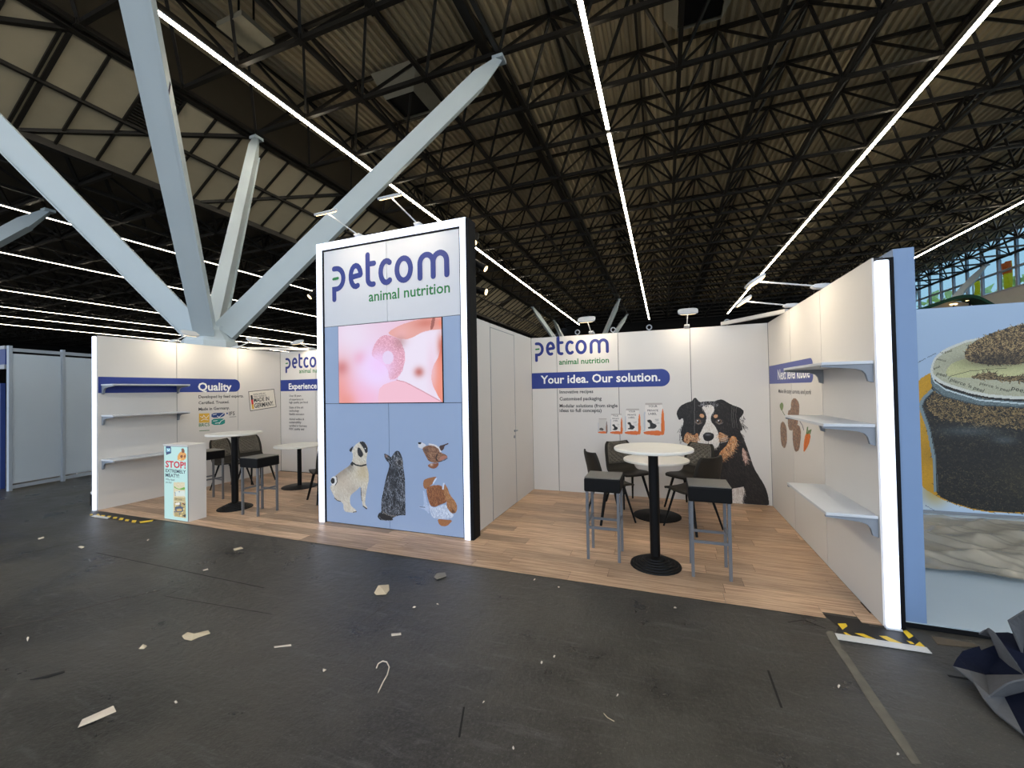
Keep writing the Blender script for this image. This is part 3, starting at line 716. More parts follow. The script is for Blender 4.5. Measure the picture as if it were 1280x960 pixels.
p = Print(PT, -3.36, -2.88, .02, 1.02, FT).zoom(390, 450, 4)
m_ = p.poly([(360,465),(385,478),(395,488),(412,462),(425,452),(440,460),(455,500),(455,530),(465,590),(470,660),(478,760),(470,778),(440,775),(400,790),(408,803),(345,803),(327,787),(333,766),(348,760),(345,715),(355,660),(370,590),(385,540),(388,520),(364,492)], (24, 26, 32), .1)
p.fur(m_, [(14,14,18),(40,42,50),(110,116,126),(170,174,184),(20,22,28),(16,16,20)], 2600, .05, -75, 30, .75)
for x, y, r, c, o in [(372,480,8,(150,116,104),.9),(437,512,16,(170,160,150),.8),(400,560,26,(24,24,30),.7),(410,620,18,(20,20,26),.6),(455,700,14,(170,176,186),.5),(352,710,9,(170,176,188),.5),(410,700,16,(22,22,28),.6),(395,640,9,(60,56,56),.5)]: p.soft(x, y, r, c, o)
p.ell(437, 512, 9, 13, (30,30,34), .9); p.line([(352,757),(375,775),(420,782)], 4, (120,112,106)); p.poly([(330,772),(350,766),(400,784),(405,800),(350,800)], (26,24,26), .1)
p.build('cat_picture', M_print, tw)['label'] = 'picture of a grey tabby cat seen from behind'
p = Print(PT, -2.76, -2.18, .06, 1.06, FT).zoom(500, 540, 7.38)
br_, wh = (150, 92, 56), (206, 214, 230)
p.poly([(170,85),(200,95),(245,120),(225,160),(190,150),(165,140)], (214, 214, 220)); p.ell(182, 98, 15, 17, (26,24,26))
m_ = p.poly([(205,150),(250,122),(320,122),(365,160),(375,190),(430,212),(440,235),(400,258),(350,280),(330,290),(265,270),(245,235),(215,180)], (146, 104, 78), .05); p.fur(m_, [(110,72,52),(176,132,100),(96,60,44)], 700, .03, -30, 40, .6)
p.soft(235, 165, 22, (90,64,54), .8); p.line([(265,112),(320,122),(362,150),(376,186)], 15, (222,216,216)); p.poly([(355,130),(410,115),(450,98),(445,113),(412,126),(405,155),(380,180)], (72, 50, 46)); p.poly([(375,225),(425,215),(438,233),(400,255),(352,272)], (176,116,96)); p.line([(345,205),(330,240),(345,270)], 14, (60,38,30)); p.line([(352,278),(405,262),(440,240)], 6, (50,34,30))
m_ = p.poly([(250,310),(290,285),(330,292),(355,280),(358,305),(325,338),(285,336)], (140, 84, 54), .06); p.soft(290, 300, 14, (220,210,200), .8)
m_ = p.poly([(215,450),(240,430),(330,410),(340,425),(300,480),(265,505),(240,530),(215,510)], (158, 104, 64), .06)
m2 = p.poly([(240,515),(300,490),(380,490),(400,530),(430,600),(430,650),(370,670),(320,695),(280,680),(255,610)], br_, .08); p.fur(m2, [(120,70,40),(180,118,74),(100,58,34)], 1200, .035, -85, 25, .6)
m3 = p.poly([(408,470),(440,520),(460,580),(510,640),(530,690),(520,740),(490,755),(465,740),(430,690),(430,620),(400,540)], (166, 112, 70), .06); p.fur(m3, [(130,82,48),(190,138,92)], 500, .03, -70, 25, .6); p.soft(490, 735, 18, (70,44,30), .8)
p.line([(405,470),(395,530)], 14, wh)
m_ = p.poly([(262,640),(285,690),(320,698),(420,662),(450,730),(500,765),(470,800),(350,802),(300,790),(280,740)], wh, .03); p.fur(m_, [(170,184,210),(228,232,240),(150,164,190)], 500, .03, -80, 30, .6)
p.poly([(208,530),(235,560),(250,650),(272,700),(270,760),(235,720),(172,695),(175,684),(215,690),(222,640)], (176, 190, 216), .05); p.line([(180,690),(230,695)], 8, (80,90,110))
m_ = p.poly([(343,802),(400,808),(488,812),(450,855),(420,872),(365,862)], (160, 104, 62), .08)
p.poly([(330,420),(345,425),(305,485),(300,470)], wh)
p.build('terrier_picture', M_print, tw)['label'] = 'picture of a brown and white terrier looking up'

# --- print on the back wall
def line_text(body, plane, p0, p1, m, parent, bold=.018, **k):
    u0, v0 = plane.px(*p0); u1, v1 = plane.px(*p1); text(body, plane, u0, v0, u1-u0, m, parent, bold, **k)
def pill(plane, u0, u1, v0, v1, r, m, parent, name='ribbon'):
    poly = [(u0, v0)]+arc(u1-r, v0+r, r, r, -90, 0, 8)+arc(u1-r, v1-r, r, r, 0, 90, 8)+[(u0, v1)]
    return flat(poly, plane, m, parent, name)
u0, v0 = PB.px(668.8, 445.2); u1, _ = PB.px(761.3, 443.5); logo(PB, u0, v0+.018, u1-u0, M_logo, M_green, wb)
line_text('animal nutrition', PB, (698.8, 455.8), (761.3, 453.8), M_green, wb, .018)
pill(PB, TX1+.003, .085, 1.66, 1.92, .12, M_ribbon, wb)
line_text('Your idea. Our solution.', PB, (676, 479.6), (825.5, 477), M_txtw, wb, .022, lift=.001)
for s_, p0, p1 in [('Innovative recipes', (699.5,491.8), (741.5,492.2)), ('Customised packaging', (699.5,500.5), (752,501)), ('Modular solutions (from single', (699.5,509.2), (772,509.8)), ('ideas to full concepts)', (699.5,515), (752,516))]:
    line_text(s_, PB, p0, p1, M_txtk, wb, .020)
# packets
p = Print(PB, -1.02, .06, .90, 1.46, .005).zoom(735, 490, 11.636)
def packet(x0, x1, y0, y1, grey=False):
    sx_, sy_ = (x1-x0)/310, (y1-y0)/475; T = lambda q: [(x0+(a-805)*sx_, y0+(c-160)*sy_) for a, c in q]
    p.hard(T([(835,160),(1080,158),(1080,185),(835,188)]), (186,178,172)); p.hard(T([(835,188),(1072,185),(1085,220),(1070,300),(1062,570),(806,580),(815,400),(828,280)]), (232,226,220) if not grey else (206,202,196))
    p.poly(T([(1066,330),(1085,225),(1105,330),(1116,610),(1062,634),(1060,560)]), (226,118,46) if not grey else (120,110,104)); p.poly(T([(803,580),(880,565),(1062,556),(1064,634),(960,628),(820,612)]), (222,112,52))
    p.hard(T([(1074,330),(1080,330),(1082,600),(1072,600)]), (190,92,34)); p.poly(T([(858,412),(900,395),(930,420),(936,450),(990,468),(1002,500),(960,536),(875,532),(868,512),(908,503),(896,445),(872,440)]), (36,34,36)) if not grey else p.poly(T([(850,470),(930,440),(1000,500),(960,540),(860,520)]), (90,84,80))
    p.hard(T([(815,300),(835,280),(835,560),(810,570)]), (190,194,202))
    for yy, xa, xb in ((395,970,1035),(415,975,1030),(450,985,1040)): p.hard(T([(xa,yy),(xb,yy-4),(xb,yy+4),(xa,yy+8)]), (170,168,168))
    return T
Ts = [packet(142, 285, 385, 607, True), packet(318, 506, 318, 617), packet(530, 770, 245, 627), packet(803, 1116, 160, 637)]
o = p.build('packet_picture', M_print, wb); o['label'] = 'picture of four white and orange pet food bags in rising sizes'
for T in Ts[1:]:
    for body, q in (('YOUR', [(880,222),(1010,222)]), ('PRIVATE', [(866,282),(1022,280)]), ('LABEL', [(880,330),(1000,328)])):
        (xa, ya), (xb, yb) = T(q); line_text(body, PB, (735+xa/11.636, 490+ya/11.636), (735+xb/11.636, 490+yb/11.636), M_txtk, wb, .01, lift=.001)
# shepherd dog
p = Print(PB, .08, 1.345, .008, 1.52, .005).zoom(830, 490, 6.4)
K = (18, 16, 18)
body = p.poly([(240,430),(300,420),(560,380),(620,330),(660,430),(690,520),(720,610),(770,690),(812,760),(836,840),(842,918),(620,908),(520,900),(220,905),(180,800),(150,700),(145,620),(190,540)], (22, 19, 19), .12)
p.fur(body, [(14,12,13),(40,35,35),(62,55,52),(22,19,19)], 3600, .06, -60, 25, .55)
for q in [[(535,775),(600,765),(645,755),(635,840),(620,908),(530,900)], [(225,450),(285,438),(262,540),(235,600),(190,640),(165,600),(220,530)], [(225,640),(330,620),(420,760),(450,900),(300,905)]]:
    m_ = p.poly(q, (222, 212, 204), .04); p.fur(m_, [(190,176,166),(236,230,224)], 400, .05, -80, 20, .6)
m_ = p.poly([(628,440),(650,470),(672,545),(650,560),(625,500)], (196, 156, 140), .05); p.fur(m_, [(150,110,96),(220,190,176)], 120, .05, -70, 20, .7)
head = p.poly([(98,165),(128,112),(180,85),(222,74),(238,50),(252,44),(268,62),(285,82),(330,75),(400,76),(432,62),(470,60),(510,85),(560,110),(610,125),(642,155),(626,190),(602,215),(612,250),(632,300),(606,312),(640,370),(625,400),(580,420),(540,470),(470,545),(430,540),(300,470),(250,440),(150,400),(145,380),(132,315),(158,245),(150,205),(122,228),(108,200)], K, .12)
p.fur(head, [(12,11,12),(34,31,31),(64,60,58),(20,18,18)], 2600, .045, -70, 35, .5)
p.fur(p.mask(p.P([(590,200),(640,180),(640,380),(600,330)])), [(40,36,36),(110,100,96)], 26, .06, -65, 18, .5, True); p.fur(p.mask(p.P([(120,280),(160,250),(160,380),(130,380)])), [(34,30,30)], 20, .06, -110, 15, .5, True)
for x in (560, 545, 580): p.line([(x,110),(x-6,190),(x+6,290)], 3, (96,92,92))
m_ = p.poly([(300,118),(345,100),(396,108),(404,150),(376,186),(374,235),(408,272),(432,320),(444,380),(446,410),(420,452),(330,462),(278,436),(265,385),(288,335),(312,285),(338,240),(340,185),(322,150)], (228, 222, 214), .03)
p.fur(m_, [(206,196,186),(240,236,230)], 700, .03, -80, 30, .5); p.fur(p.mask(p.P([(285,105),(330,80),(420,90),(430,130),(380,115),(310,130)])), [(120,120,126),(200,200,202),(40,38,40)], 70, .04, 75, 25, .6)
for q, c in [([(165,345),(188,318),(212,340),(240,348),(266,326),(276,345),(262,380),(235,412),(180,408),(155,392)], (206,142,92)), ([(438,318),(470,330),(496,350),(480,372),(446,362)], (190,120,80)), ([(548,345),(586,372),(572,440),(520,505),(468,545),(438,522),(446,480),(500,430),(520,385)], (206,142,84))]:
    m_ = p.poly(q, c, .06); p.fur(m_, [(226,176,128),(160,96,54),(90,60,44),(236,196,150)], 330, .05, -70, 30, .65)
for x in (274, 442):
    p.ell(x, 238, 34, 24, (56,50,50)); p.ell(x, 236, 20, 19, (112,90,74)); p.ell(x, 236, 11, 11, (12,10,12)); p.ell(x-5, 229, 5, 5, (225,225,230)); p.line([(x-30,238),(x,258),(x+30,246)], 5, (120,112,110))
p.ell(303, 190, 19, 15, (206,158,118), rot=.4); p.ell(414, 194, 17, 14, (206,158,118), rot=-.3)
p.poly([(308,345),(330,324),(365,322),(398,335),(402,360),(385,385),(355,396),(322,388)], (20,18,20)); p.soft(352, 342, 26, (150,150,158), .7, 9); p.ell(333, 368, 9, 6, (4,4,4)); p.ell(380, 368, 9, 6, (4,4,4)); p.line([(355,390),(355,430)], 4, (90,70,66))
for yy in (378, 392, 408): p.line([(455,yy),(510,yy-18)], 3, (200,196,192)); p.line([(262,yy),(215,yy-8)], 3, (120,110,104))
p.line([(244,60),(244,330)], 3, (120,116,114))
p.build('shepherd_picture', M_print, wb)['label'] = 'large picture of a tricolour shepherd dog'

# --- print on the left bay
pill(PL, YF+.01, 5.60, 1.715, 1.955, .10, M_ribbon, wl)
line_text('Quality', PL, (247.5,488.2), (289.5,487.8), M_txtw, wl, .026, lift=.001)
for s_, p0, p1 in [('Developed by feed experts.', (248.2,497.8), (304.5,496.3)), ('Certified. Trusted.', (248.2,505.3), (286.5,504)), ('Made in Germany.', (248.2,513.3), (287,512.6))]: line_text(s_, PL, p0, p1, M_txtk, wl, .020)
M_yel = mat('yellow_vinyl', (222, 176, 62), .5); M_nav = mat('navy_vinyl', (30, 66, 128), .5); M_teal = mat('teal_vinyl', (34, 140, 132), .5); M_red = mat('red_vinyl', (206, 44, 40), .5)
def zq(pl, x0, y0, k, pts): return [pl.px(x0+x/k, y0+y/k) for x, y in pts]
Z5 = (190, 430, 4.175)
flat(zq(PL, *Z5, [(245,411),(300,409),(300,361),(245,363)]), PL, M_yel, wl, 'certificate_square')
for q in ([(252,378),(264,384),(270,372),(282,388),(296,372)], [(256,400),(270,392),(292,396)]):
    me = ribbon_mesh(zq(PL, *Z5, q), .008, 'certificate_mark', M_txtw); o = D.objects.new('certificate_mark', me); COL.objects.link(o); o.matrix_basis = PL.M(0,0,.0008); put(o, wl)
line_text('BRCS', PL, (190+245/4.175, 430+432/4.175), (190+301/4.175, 430+430/4.175), M_green, wl, .01)
flat(zq(PL, *Z5, [(247,455),(300,452),(300,449),(247,452)]), PL, M_green, wl, 'certificate_rule')
def mark(pts, m, tick): 
    flat(zq(PL, *Z5, smooth(pts)), PL, m, wl, 'certificate_badge')
    for t_ in tick:
        me = ribbon_mesh(zq(PL, *Z5, t_), .010, 'certificate_mark', M_txtw); o = D.objects.new('certificate_mark', me); COL.objects.link(o); o.matrix_basis = PL.M(0,0,.0008); put(o, wl)
mark([(310,385),(360,383),(378,374),(381,364),(372,358),(311,361)], M_nav, [[(340,376),(350,382),(374,362)], [(318,370),(336,366)]])
mark([(310,424),(380,420),(382,392),(362,388),(311,391)], M_teal, [[(350,416),(360,402),(378,392)], [(320,402),(340,400)], [(330,414),(356,410)]])
line_text('IFS', PL, (190+402/4.175, 430+373/4.175), (190+432/4.175, 430+371/4.175), M_txtk, wl, .012)
flat(zq(PL, *Z5, [(404,382),(440,380),(440,378),(404,380)]), PL, M_txtk, wl, 'certificate_rule'); flat(zq(PL, *Z5, [(388,366),(396,366),(396,358),(388,358)]), PL, M_nav, wl, 'certificate_mark')
# tilted made-in stamp
st = zq(PL, *Z5, [(504,249),(636,236),(648,328),(514,349)])
flat(st, PL, mat('stamp_paper', (232,226,214), .6), wl, 'stamp')
me = ribbon_mesh(st+[st[0]], .012, 'stamp_border', M_txtk); o = D.objects.new('stamp_border', me); COL.objects.link(o); o.matrix_basis = PL.M(0,0,.0008); put(o, wl)
rot = math.atan2(st[2][1]-st[3][1], st[2][0]-st[3][0]); 
for (q, m) in (([(514,268),(524,267),(527,290),(517,292)], M_txtk), ([(517,292),(527,290),(530,314),(520,316)], M_red), ([(520,316),(530,314),(533,338),(523,340)], M_yel)): flat(zq(PL, *Z5, q), PL, m, wl, 'stamp_flag', .0008)
def stamp_text(body, a, c, hgt, bold):
    (u0, v0), (u1, v1) = zq(PL, *Z5, [a, c]); text(body, PL, u0, v0, math.hypot(u1-u0, v1-v0), M_txtk, wl, bold, rot=math.atan2(v1-v0, u1-u0), height=hgt, lift=.0009)
stamp_text('DEVELOPED BY', (529,268), (592,261), .035, .004); stamp_text('FEED EXPERTS', (530,280), (596,273), .035, .004); stamp_text('MADE IN', (532,304), (612,294), .085, .02); stamp_text('GERMANY.', (535,334), (636,319), .095, .02)
# experience wall
u0, v0 = PE.px(356.8, 460.5); logo(PE, u0, v0+.012, 1.21, M_logo, M_green, we); text('animal nutrition', PE, u0+.39, v0-.115, .82, M_green, we, .018)
flat([(XL+.008, 1.715), (-5.62, 1.715), (-5.62, 1.955), (XL+.008, 1.955)], PE, M_ribbon, we, 'ribbon')
u0, v0 = PE.px(361, 486.5); text('Experience', PE, u0, v0, .78, M_txtw, we, .026, lift=.001)
for s_, py_, w_ in [('Over 30 years', 496, .34), ('of experience in', 500.5, .40), ('high quality pet food', 504.2, .52), ('State of the art', 510.5, .40), ('technology', 514.6, .28), ('flexible extrusion', 518.8, .42), ('Animal welfare &', 525, .42), ('sustainability', 529, .34), ('certified in Germany', 533.2, .50), ('FSSC quality seal', 537.3, .42)]:
    u0, v0 = PE.px(361.5, py_); text(s_, PE, u0, v0, w_, M_txtk, we, .016)
# right wall print
pill(PR, -YBk+.02, -4.69, 1.665, 1.905, .07, mat('slate_blue_vinyl', (74, 84, 150), .5), wr)
line_text('Next level kibble', PR, (972.5,474.5), (1012.5,471), M_txtw, wr, .016, lift=.001, height=.13)
line_text('Makes life tasty: carrots, and pork', PR, (973,491), (1014,488), M_txtk, wr, .002, height=.05, shear=.3)
p = Print(PR, -6.30, -4.72, .80, 1.58, .006).zoom(960, 430, 3.84)
for q in [[(110,275),(127,255),(150,280),(150,330),(140,400),(105,420),(95,390),(95,320),(110,315)], [(118,400),(150,385),(160,430),(150,510),(130,520),(118,470)], [(58,385),(73,368),(90,400),(92,470),(80,505),(62,480)]]:
    m_ = p.poly(q, (128, 104, 90), .1); p.fur(m_, [(96,76,66),(160,130,110),(176,120,84),(110,90,80),(190,160,130)], 420, .02, 60, 60, .8); 
p.poly([(54,295),(66,278),(75,290),(72,312),(64,322)], (120,140,84), .06); p.line([(66,315),(76,335),(90,352)], 3, (90,110,70)); p.line([(152,370),(165,390),(172,415)], 3, (90,84,110))
m_ = p.poly([(180,432),(192,428),(206,436),(196,482),(170,526),(172,470)], (222,120,50), .06); p.line([(190,430),(186,455),(176,505)], 2, (180,86,30))
for q in ([(186,432),(190,398)], [(192,430),(198,412)], [(200,432),(206,410)]): p.line(q, 6, (84,120,60))
p.build('kibble_picture', M_print, wr)['label'] = 'picture of brown kibble pieces, a leaf and carrots'

# --- corner braces on the wall tops
for (a, c, lab) in [((.80,YBk+.03,HW+.035), (1.38,5.64,HW+.02), 'white profile bridging the right rear corner on top of the walls'), ((-7.80,5.83,HW+.085), (-6.95,6.53,HW+.085), 'white profile bridging the left rear corner on top of the walls')]:
    t = tag(empty('corner_brace', a), lab, 'brace', 'corner braces'); MB().bar(a, c, .06, .045).build('profile', M_white, t)
    for q in (a, c): 
        base = HW-.003 if lab[24] == 'r' or 'right' in lab else HW+.057
        MB().box(q[0]-.02, q[0]+.02, q[1]-.02, q[1]+.02, base, q[2]-.01).build('foot', M_alu, t)

# --- arm floodlights
def arm_lamp(base, d, L, rise, label, group, power=1.0, tilt=None):
    bx, by, bz = base; dv = Vector(d)
    t = tag(empty('arm_floodlight', base), label, 'lamp', group)
    sd = Vector((-dv.y, dv.x, 0))
    o0 = Vector(base)
    def pt(f, s_=0, z=0): return o0+dv*f+sd*s_+Vector((0,0,z))
    bm_ = MB(); pr = [(-.10,.0),(-.09,.035),(.02,.05),(.09,.05),(.12,.03),(.09,.01),(0,.0)]
    bm_.prism(pr, pt(0, -.035), dv, (0,0,1), sd, .07); bm_.build('driver_housing', M_lampw, t, bevel=.008)
    MB().prism([(-.1,-.07),(-.07,-.07),(-.07,.0),(-.1,.0)], pt(0,-.02), dv, (0,0,1), sd, .04).build('clamp', M_alu, t)
    hd = pt(L, 0, rise)
    MB().tube([pt(.10,0,.04), hd+Vector((0,0,.01))], .008, 8).build('arm', M_lampw, t, True)
    # head: flat oval plate tilted back towards the wall
    ang = tilt if tilt is not None else 0.55
    hx = (-dv*math.cos(ang)+Vector((0,0,-1))*-math.sin(ang)); hx = (dv*math.cos(ang)+Vector((0,0,1))*math.sin(ang)*-1)
    nrm_ = hx.cross(sd).normalized()
    if nrm_.z > 0: nrm_ = -nrm_
    b = MB(); k = 16
    # outline in (hx, sd)
    pts = [(math.copysign(abs(math.cos(a))**.6, math.cos(a))*.09, math.copysign(abs(math.sin(a))**.6, math.sin(a))*.13) for a in [2*math.pi*i/k for i in range(k)]]
    b.prism(pts, hd, hx, sd, -nrm_, .025); hd_o = b.build('lamp_head', M_lampw, t, bevel=.004)
    MB().prism([(x*.86, y*.88) for x, y in pts], hd+nrm_*.001, hx, sd, nrm_, .006).build('lens', M_ledw, hd_o)
    ld = D.lights.new('flood', 'AREA'); ld.shape = 'RECTANGLE'; ld.size = .12; ld.size_y = .18; ld.energy = LAMP_W*power; ld.color = (1.0, .86, .66); ld.spread = math.radians(165)
    lo = D.objects.new('lamp_light', ld); COL.objects.link(lo)
    lo.matrix_basis = Matrix.Translation(hd+nrm_*.012) @ (-nrm_).to_track_quat('Z', 'Y').to_matrix().to_4x4(); put(lo, t)
arm_lamp((-3.53, 4.14, 3.58), (0,-1,0), .58, .10, 'left arm floodlight on top of the display tower', 'arm floodlights', .8)
arm_lamp((-2.66, 4.14, 3.58), (0,-1,0), .58, .12, 'right arm floodlight on top of the display tower', 'arm floodlights', .8)
arm_lamp((1.385, 4.41, HW), (-1,0,0), .55, .12, 'nearer arm floodlight on top of the right stand wall', 'arm floodlights')
arm_lamp((1.385, 5.33, HW), (-1,0,0), .50, .11, 'farther arm floodlight on top of the right stand wall', 'arm floodlights')
arm_lamp((-1.05, 6.475, HW), (0,-1,0), .45, .16, 'arm floodlight on the back wall above the blue logo', 'arm floodlights')
arm_lamp((.33, 6.475, HW), (0,-1,0), .40, .17, 'arm floodlight on the back wall above the dog picture', 'arm floodlights', .65)
arm_lamp((-7.805, 4.47, HW+.06), (1,0,0), .42, .12, 'nearer arm floodlight on top of the left stand wall', 'arm floodlights')
arm_lamp((-7.805, 5.57, HW+.06), (1,0,0), .46, .12, 'farther arm floodlight on top of the left stand wall', 'arm floodlights')
arm_lamp((-6.88, 6.535, HW+.06), (0,-1,0), .38, .12, 'arm floodlight on the back wall of the left bay', 'arm floodlights')
# --- spotlights on the rear of the tower
def spot(px, py, y, d, label, lit=True):
    c = Vector(on_y(px, py, y)); dv = Vector(d).normalized(); t = tag(empty('spotlight', c), label, 'lamp', 'cylinder spotlights behind the tower')
    bo = MB().tube([c-dv*.17, c], .042, 16).build('barrel', M_black, t, True)
    MB().tube([c+dv*.0015, c+dv*.005], .036, 16).build('spot_lens', M_ledw, bo, True)
    xw = TX1-.06 if c.x > -3 else TX0+.06
    e = Vector((xw, TY+.148, c.z+.05)); q = c-dv*.1
    MB().tube([q, Vector((q.x, q.y, e.z)), e], .007, 6).build('bracket_arm', M_black, t)
    ld = D.lights.new('spot', 'SPOT'); ld.energy = 40; ld.color = (1.0,.84,.62); ld.spot_size = math.radians(60); ld.shadow_soft_size = .04
    lo = D.objects.new('lamp_light', ld); COL.objects.link(lo); lo.matrix_basis = Matrix.Translation(c+dv*.012) @ (-dv).to_track_quat('Z','Y').to_matrix().to_4x4(); put(lo, t)
spot(592.5, 303, 4.36, (.12,-.6,-.75), 'uppermost cylinder spotlight behind the tower edge, lens facing out')
spot(607, 336, 4.36, (.8,.1,-.55), 'middle black cylinder spotlight behind the tower edge')
spot(607.5, 365, 4.36, (.85,.05,-.25), 'lowest black cylinder spotlight behind the tower edge')
spot(387, 371, 4.36, (-.3,-.6,-.6), 'cylinder spotlight behind the left edge of the tower')

# --- counter with a lit front
ct = tag(empty('light_box_counter', (-6.07, 3.6, 0)), 'slim white counter with a lit advert front at the stand edge', 'counter')
CXa, CXb, CYa, CYb = -6.325, -5.835, 3.50, 3.73
MB().box(CXa, CXb, CYa+.012, CYb, ZF, .985).build('body', M_white, ct)
MB().box(CXa-.004, CXb+.004, CYa-.002, CYb+.004, .985, 1.006).build('counter_top', M_white, ct)
PCt = Plane('y', CYa+.004)
MB().box(CXa+.004, CXb-.004, CYa+.004, CYa+.012, ZF+.005, .983).build('light_box', M_alu, ct)
p = Print(PCt, CXa+.008, CXb-.008, .014, .98, .005, (186, 226, 224)).zoom(195, 540, 8)
p.hard([(98,118),(148,122),(152,212),(100,230)], (40,62,110)); p.hard([(104,160),(142,162),(144,196),(106,198)], (120,190,214)); p.line([(112,170),(124,190),(138,168)], 8, (220,240,250))
for q, c in [([(215,235),(250,190),(300,210),(302,265),(270,288),(215,285)], (226,164,84)), ([(250,170),(275,160),(290,200),(262,215)], (130,76,44)), ([(240,240),(262,225),(270,250),(250,262)], (120,64,36)), ([(275,235),(296,228),(296,255),(280,258)], (150,84,40)), ([(228,270),(250,268),(245,284),(228,282)], (240,214,150))]: p.poly(q, c, .08)
p.hard([(176,502),(288,502),(300,865),(185,845),(172,830)], (214,206,176), .05)
m_ = p.poly([(180,540),(205,560),(232,570),(288,548),(288,580),(240,578),(185,560)], (104,168,60), .1); p.hard([(196,590),(285,590),(292,640),(190,640)], (214,226,220)); p.hard([(182,650),(294,655),(296,700),(180,690)], (190,176,130)); p.hard([(180,700),(296,705),(300,860),(185,842)], (176,160,110), .1)
for i in range(26):
    xx = 185+rng.random()*105; yy = 705+rng.random()*145; p.poly([(xx-9,yy-4),(xx,yy-9),(xx+10,yy-2),(xx+3,yy+8),(xx-7,yy+6)], [(40,44,56),(90,110,130),(230,214,150),(150,80,44)][i % 4])
p.poly([(188,712),(238,706),(238,728),(192,730)], (240,240,236)); p.poly([(184,745),(262,738),(276,800),(200,804)], (70,86,110), .1); p.poly([(205,770),(255,765),(262,790),(208,794)], (200,170,110), .05)
p.hard([(226,592),(238,592),(234,606)], (70,120,170)); p.line([(190,600),(194,640)], 5, (70,110,160))
p.build('advert_print', print_mat('backlit_print', .95), ct)
M_bred = mat('backlit_red', (10,4,4), .5, emit=(206,22,60), es=.9); M_bnav = mat('backlit_navy', (6,8,14), .5, emit=(34,46,74), es=.8)
def ct_text(body, p0, p1, m, bold, height): 
    u0, v0 = PCt.px(195+p0[0]/8, 540+p0[1]/8); u1, v1 = PCt.px(195+p1[0]/8, 540+p1[1]/8); text(body, PCt, u0, v0, u1-u0, m, ct, bold, height=height, lift=.001)
ct_text('STOP!', (96,350), (298,358), M_bred, .03, .088); ct_text('EXTREMELY', (97,400), (298,412), M_bnav, .02, .045); ct_text('MEATY!', (97,446), (232,456), M_bnav, .02, .048); ct_text('Why feed', (97,480), (186,482), M_bnav, .008, .026); ct_text('you this?', (97,508), (160,511), M_bnav, .008, .024)
ct_text('DRY FOOD', (190,676), (262,684), M_bnav, .01, .02)

# ================================================================= FURNITURE
def table(kind, x, y, r_top, zt, r_base, pole, ripple, label, group):
    t = tag(empty(kind, (x, y, ZF)), label, 'table', group)
    MB().lathe([(r_top-.006, zt-.028), (r_top, zt-.022), (r_top, zt-.006), (r_top-.006, zt)], x, y, 56).build('table_top', M_table, t, True)
    if ripple:
        pr = []; n = 6
        for i in range(n):
            ra = r_base-(r_base-pole-.02)*i/n; z = ZF+.012+.075*(i/n)**1.0
            pr += [(ra, z-.012 if i == 0 else z-.010), (ra-.004, z), (ra-(r_base-pole-.02)/n*.75, z+.003)]
        pr.append((pole, pr[-1][1]+.012))
    else: pr = [(r_base, ZF), (r_base, ZF+.008), (r_base-.01, ZF+.012), (pole+.02, ZF+.022), (pole, ZF+.03)]
    MB().lathe(pr, x, y, 48).build('base', M_black, t, True)
    MB().lathe([(pole, pr[-1][1]-.004), (pole, zt-.05)], x, y, 24).build('column', M_black, t, True)
    MB().lathe([(pole+.012, zt-.06), (r_top*.45, zt-.038), (r_top*.45, zt-.029)], x, y, 24).build('top_plate', M_black, t, True)
table('bar_table', -.11, 4.00, .35, 1.09, .225, .044, True, 'high round white bar table with ribbed black foot in the right bay', 'bar tables')
table('bar_table', -5.89, 4.16, .35, 1.10, .225, .044, True, 'high round white bar table in the left bay between the stools', 'bar tables')
table('low_table', -.12, 5.53, .40, .735, .29, .035, False, 'low round white table with flat black foot before the dog picture', 'low tables')
table('low_table', -6.10, 5.47, .40, .745, .29, .035, False, 'low round white table in the left bay, partly behind the tower', 'low tables')

def make_stool():
    t = empty('bar_stool')
    s = .17
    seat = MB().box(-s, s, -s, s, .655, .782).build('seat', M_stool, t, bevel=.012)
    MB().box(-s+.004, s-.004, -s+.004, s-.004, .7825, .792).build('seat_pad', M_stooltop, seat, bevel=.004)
    e = .145
    for i in (-1, 1):
        for j in (-1, 1): MB().box(i*e-.0125, i*e+.0125, j*e-.0125, j*e+.0125, ZF, .655).build('leg', M_steel, t)
    for i in (-1, 1):
        MB().box(-e+.0125, e-.0125, i*e-.010, i*e+.010, .30, .322).build('footrail', M_steel, t)
    for i in (-1, 1): MB().box(i*e-.010, i*e+.010, -e+.0125, e-.0125, .345, .365).build('footrail', M_steel, t)
    return t
st0 = make_stool()
for i, (x, y, rz, lab) in enumerate([(-.575, 4.095, 0, 'black bar stool with grey legs left of the right-hand bar table'), (.345, 4.005, 0, 'black bar stool with grey legs right of the right-hand bar table'),
      (-5.31, 4.105, 0, 'black bar stool with grey legs right of the left-hand bar table'), (-6.74, 4.33, -.15, 'black bar stool half hidden behind the lit counter')]):
    o = st0 if i == 0 else copy_tree(st0); o.location = (x, y, 0); o.rotation_euler.z = rz; tag(o, lab, 'stool', 'black bar stools')

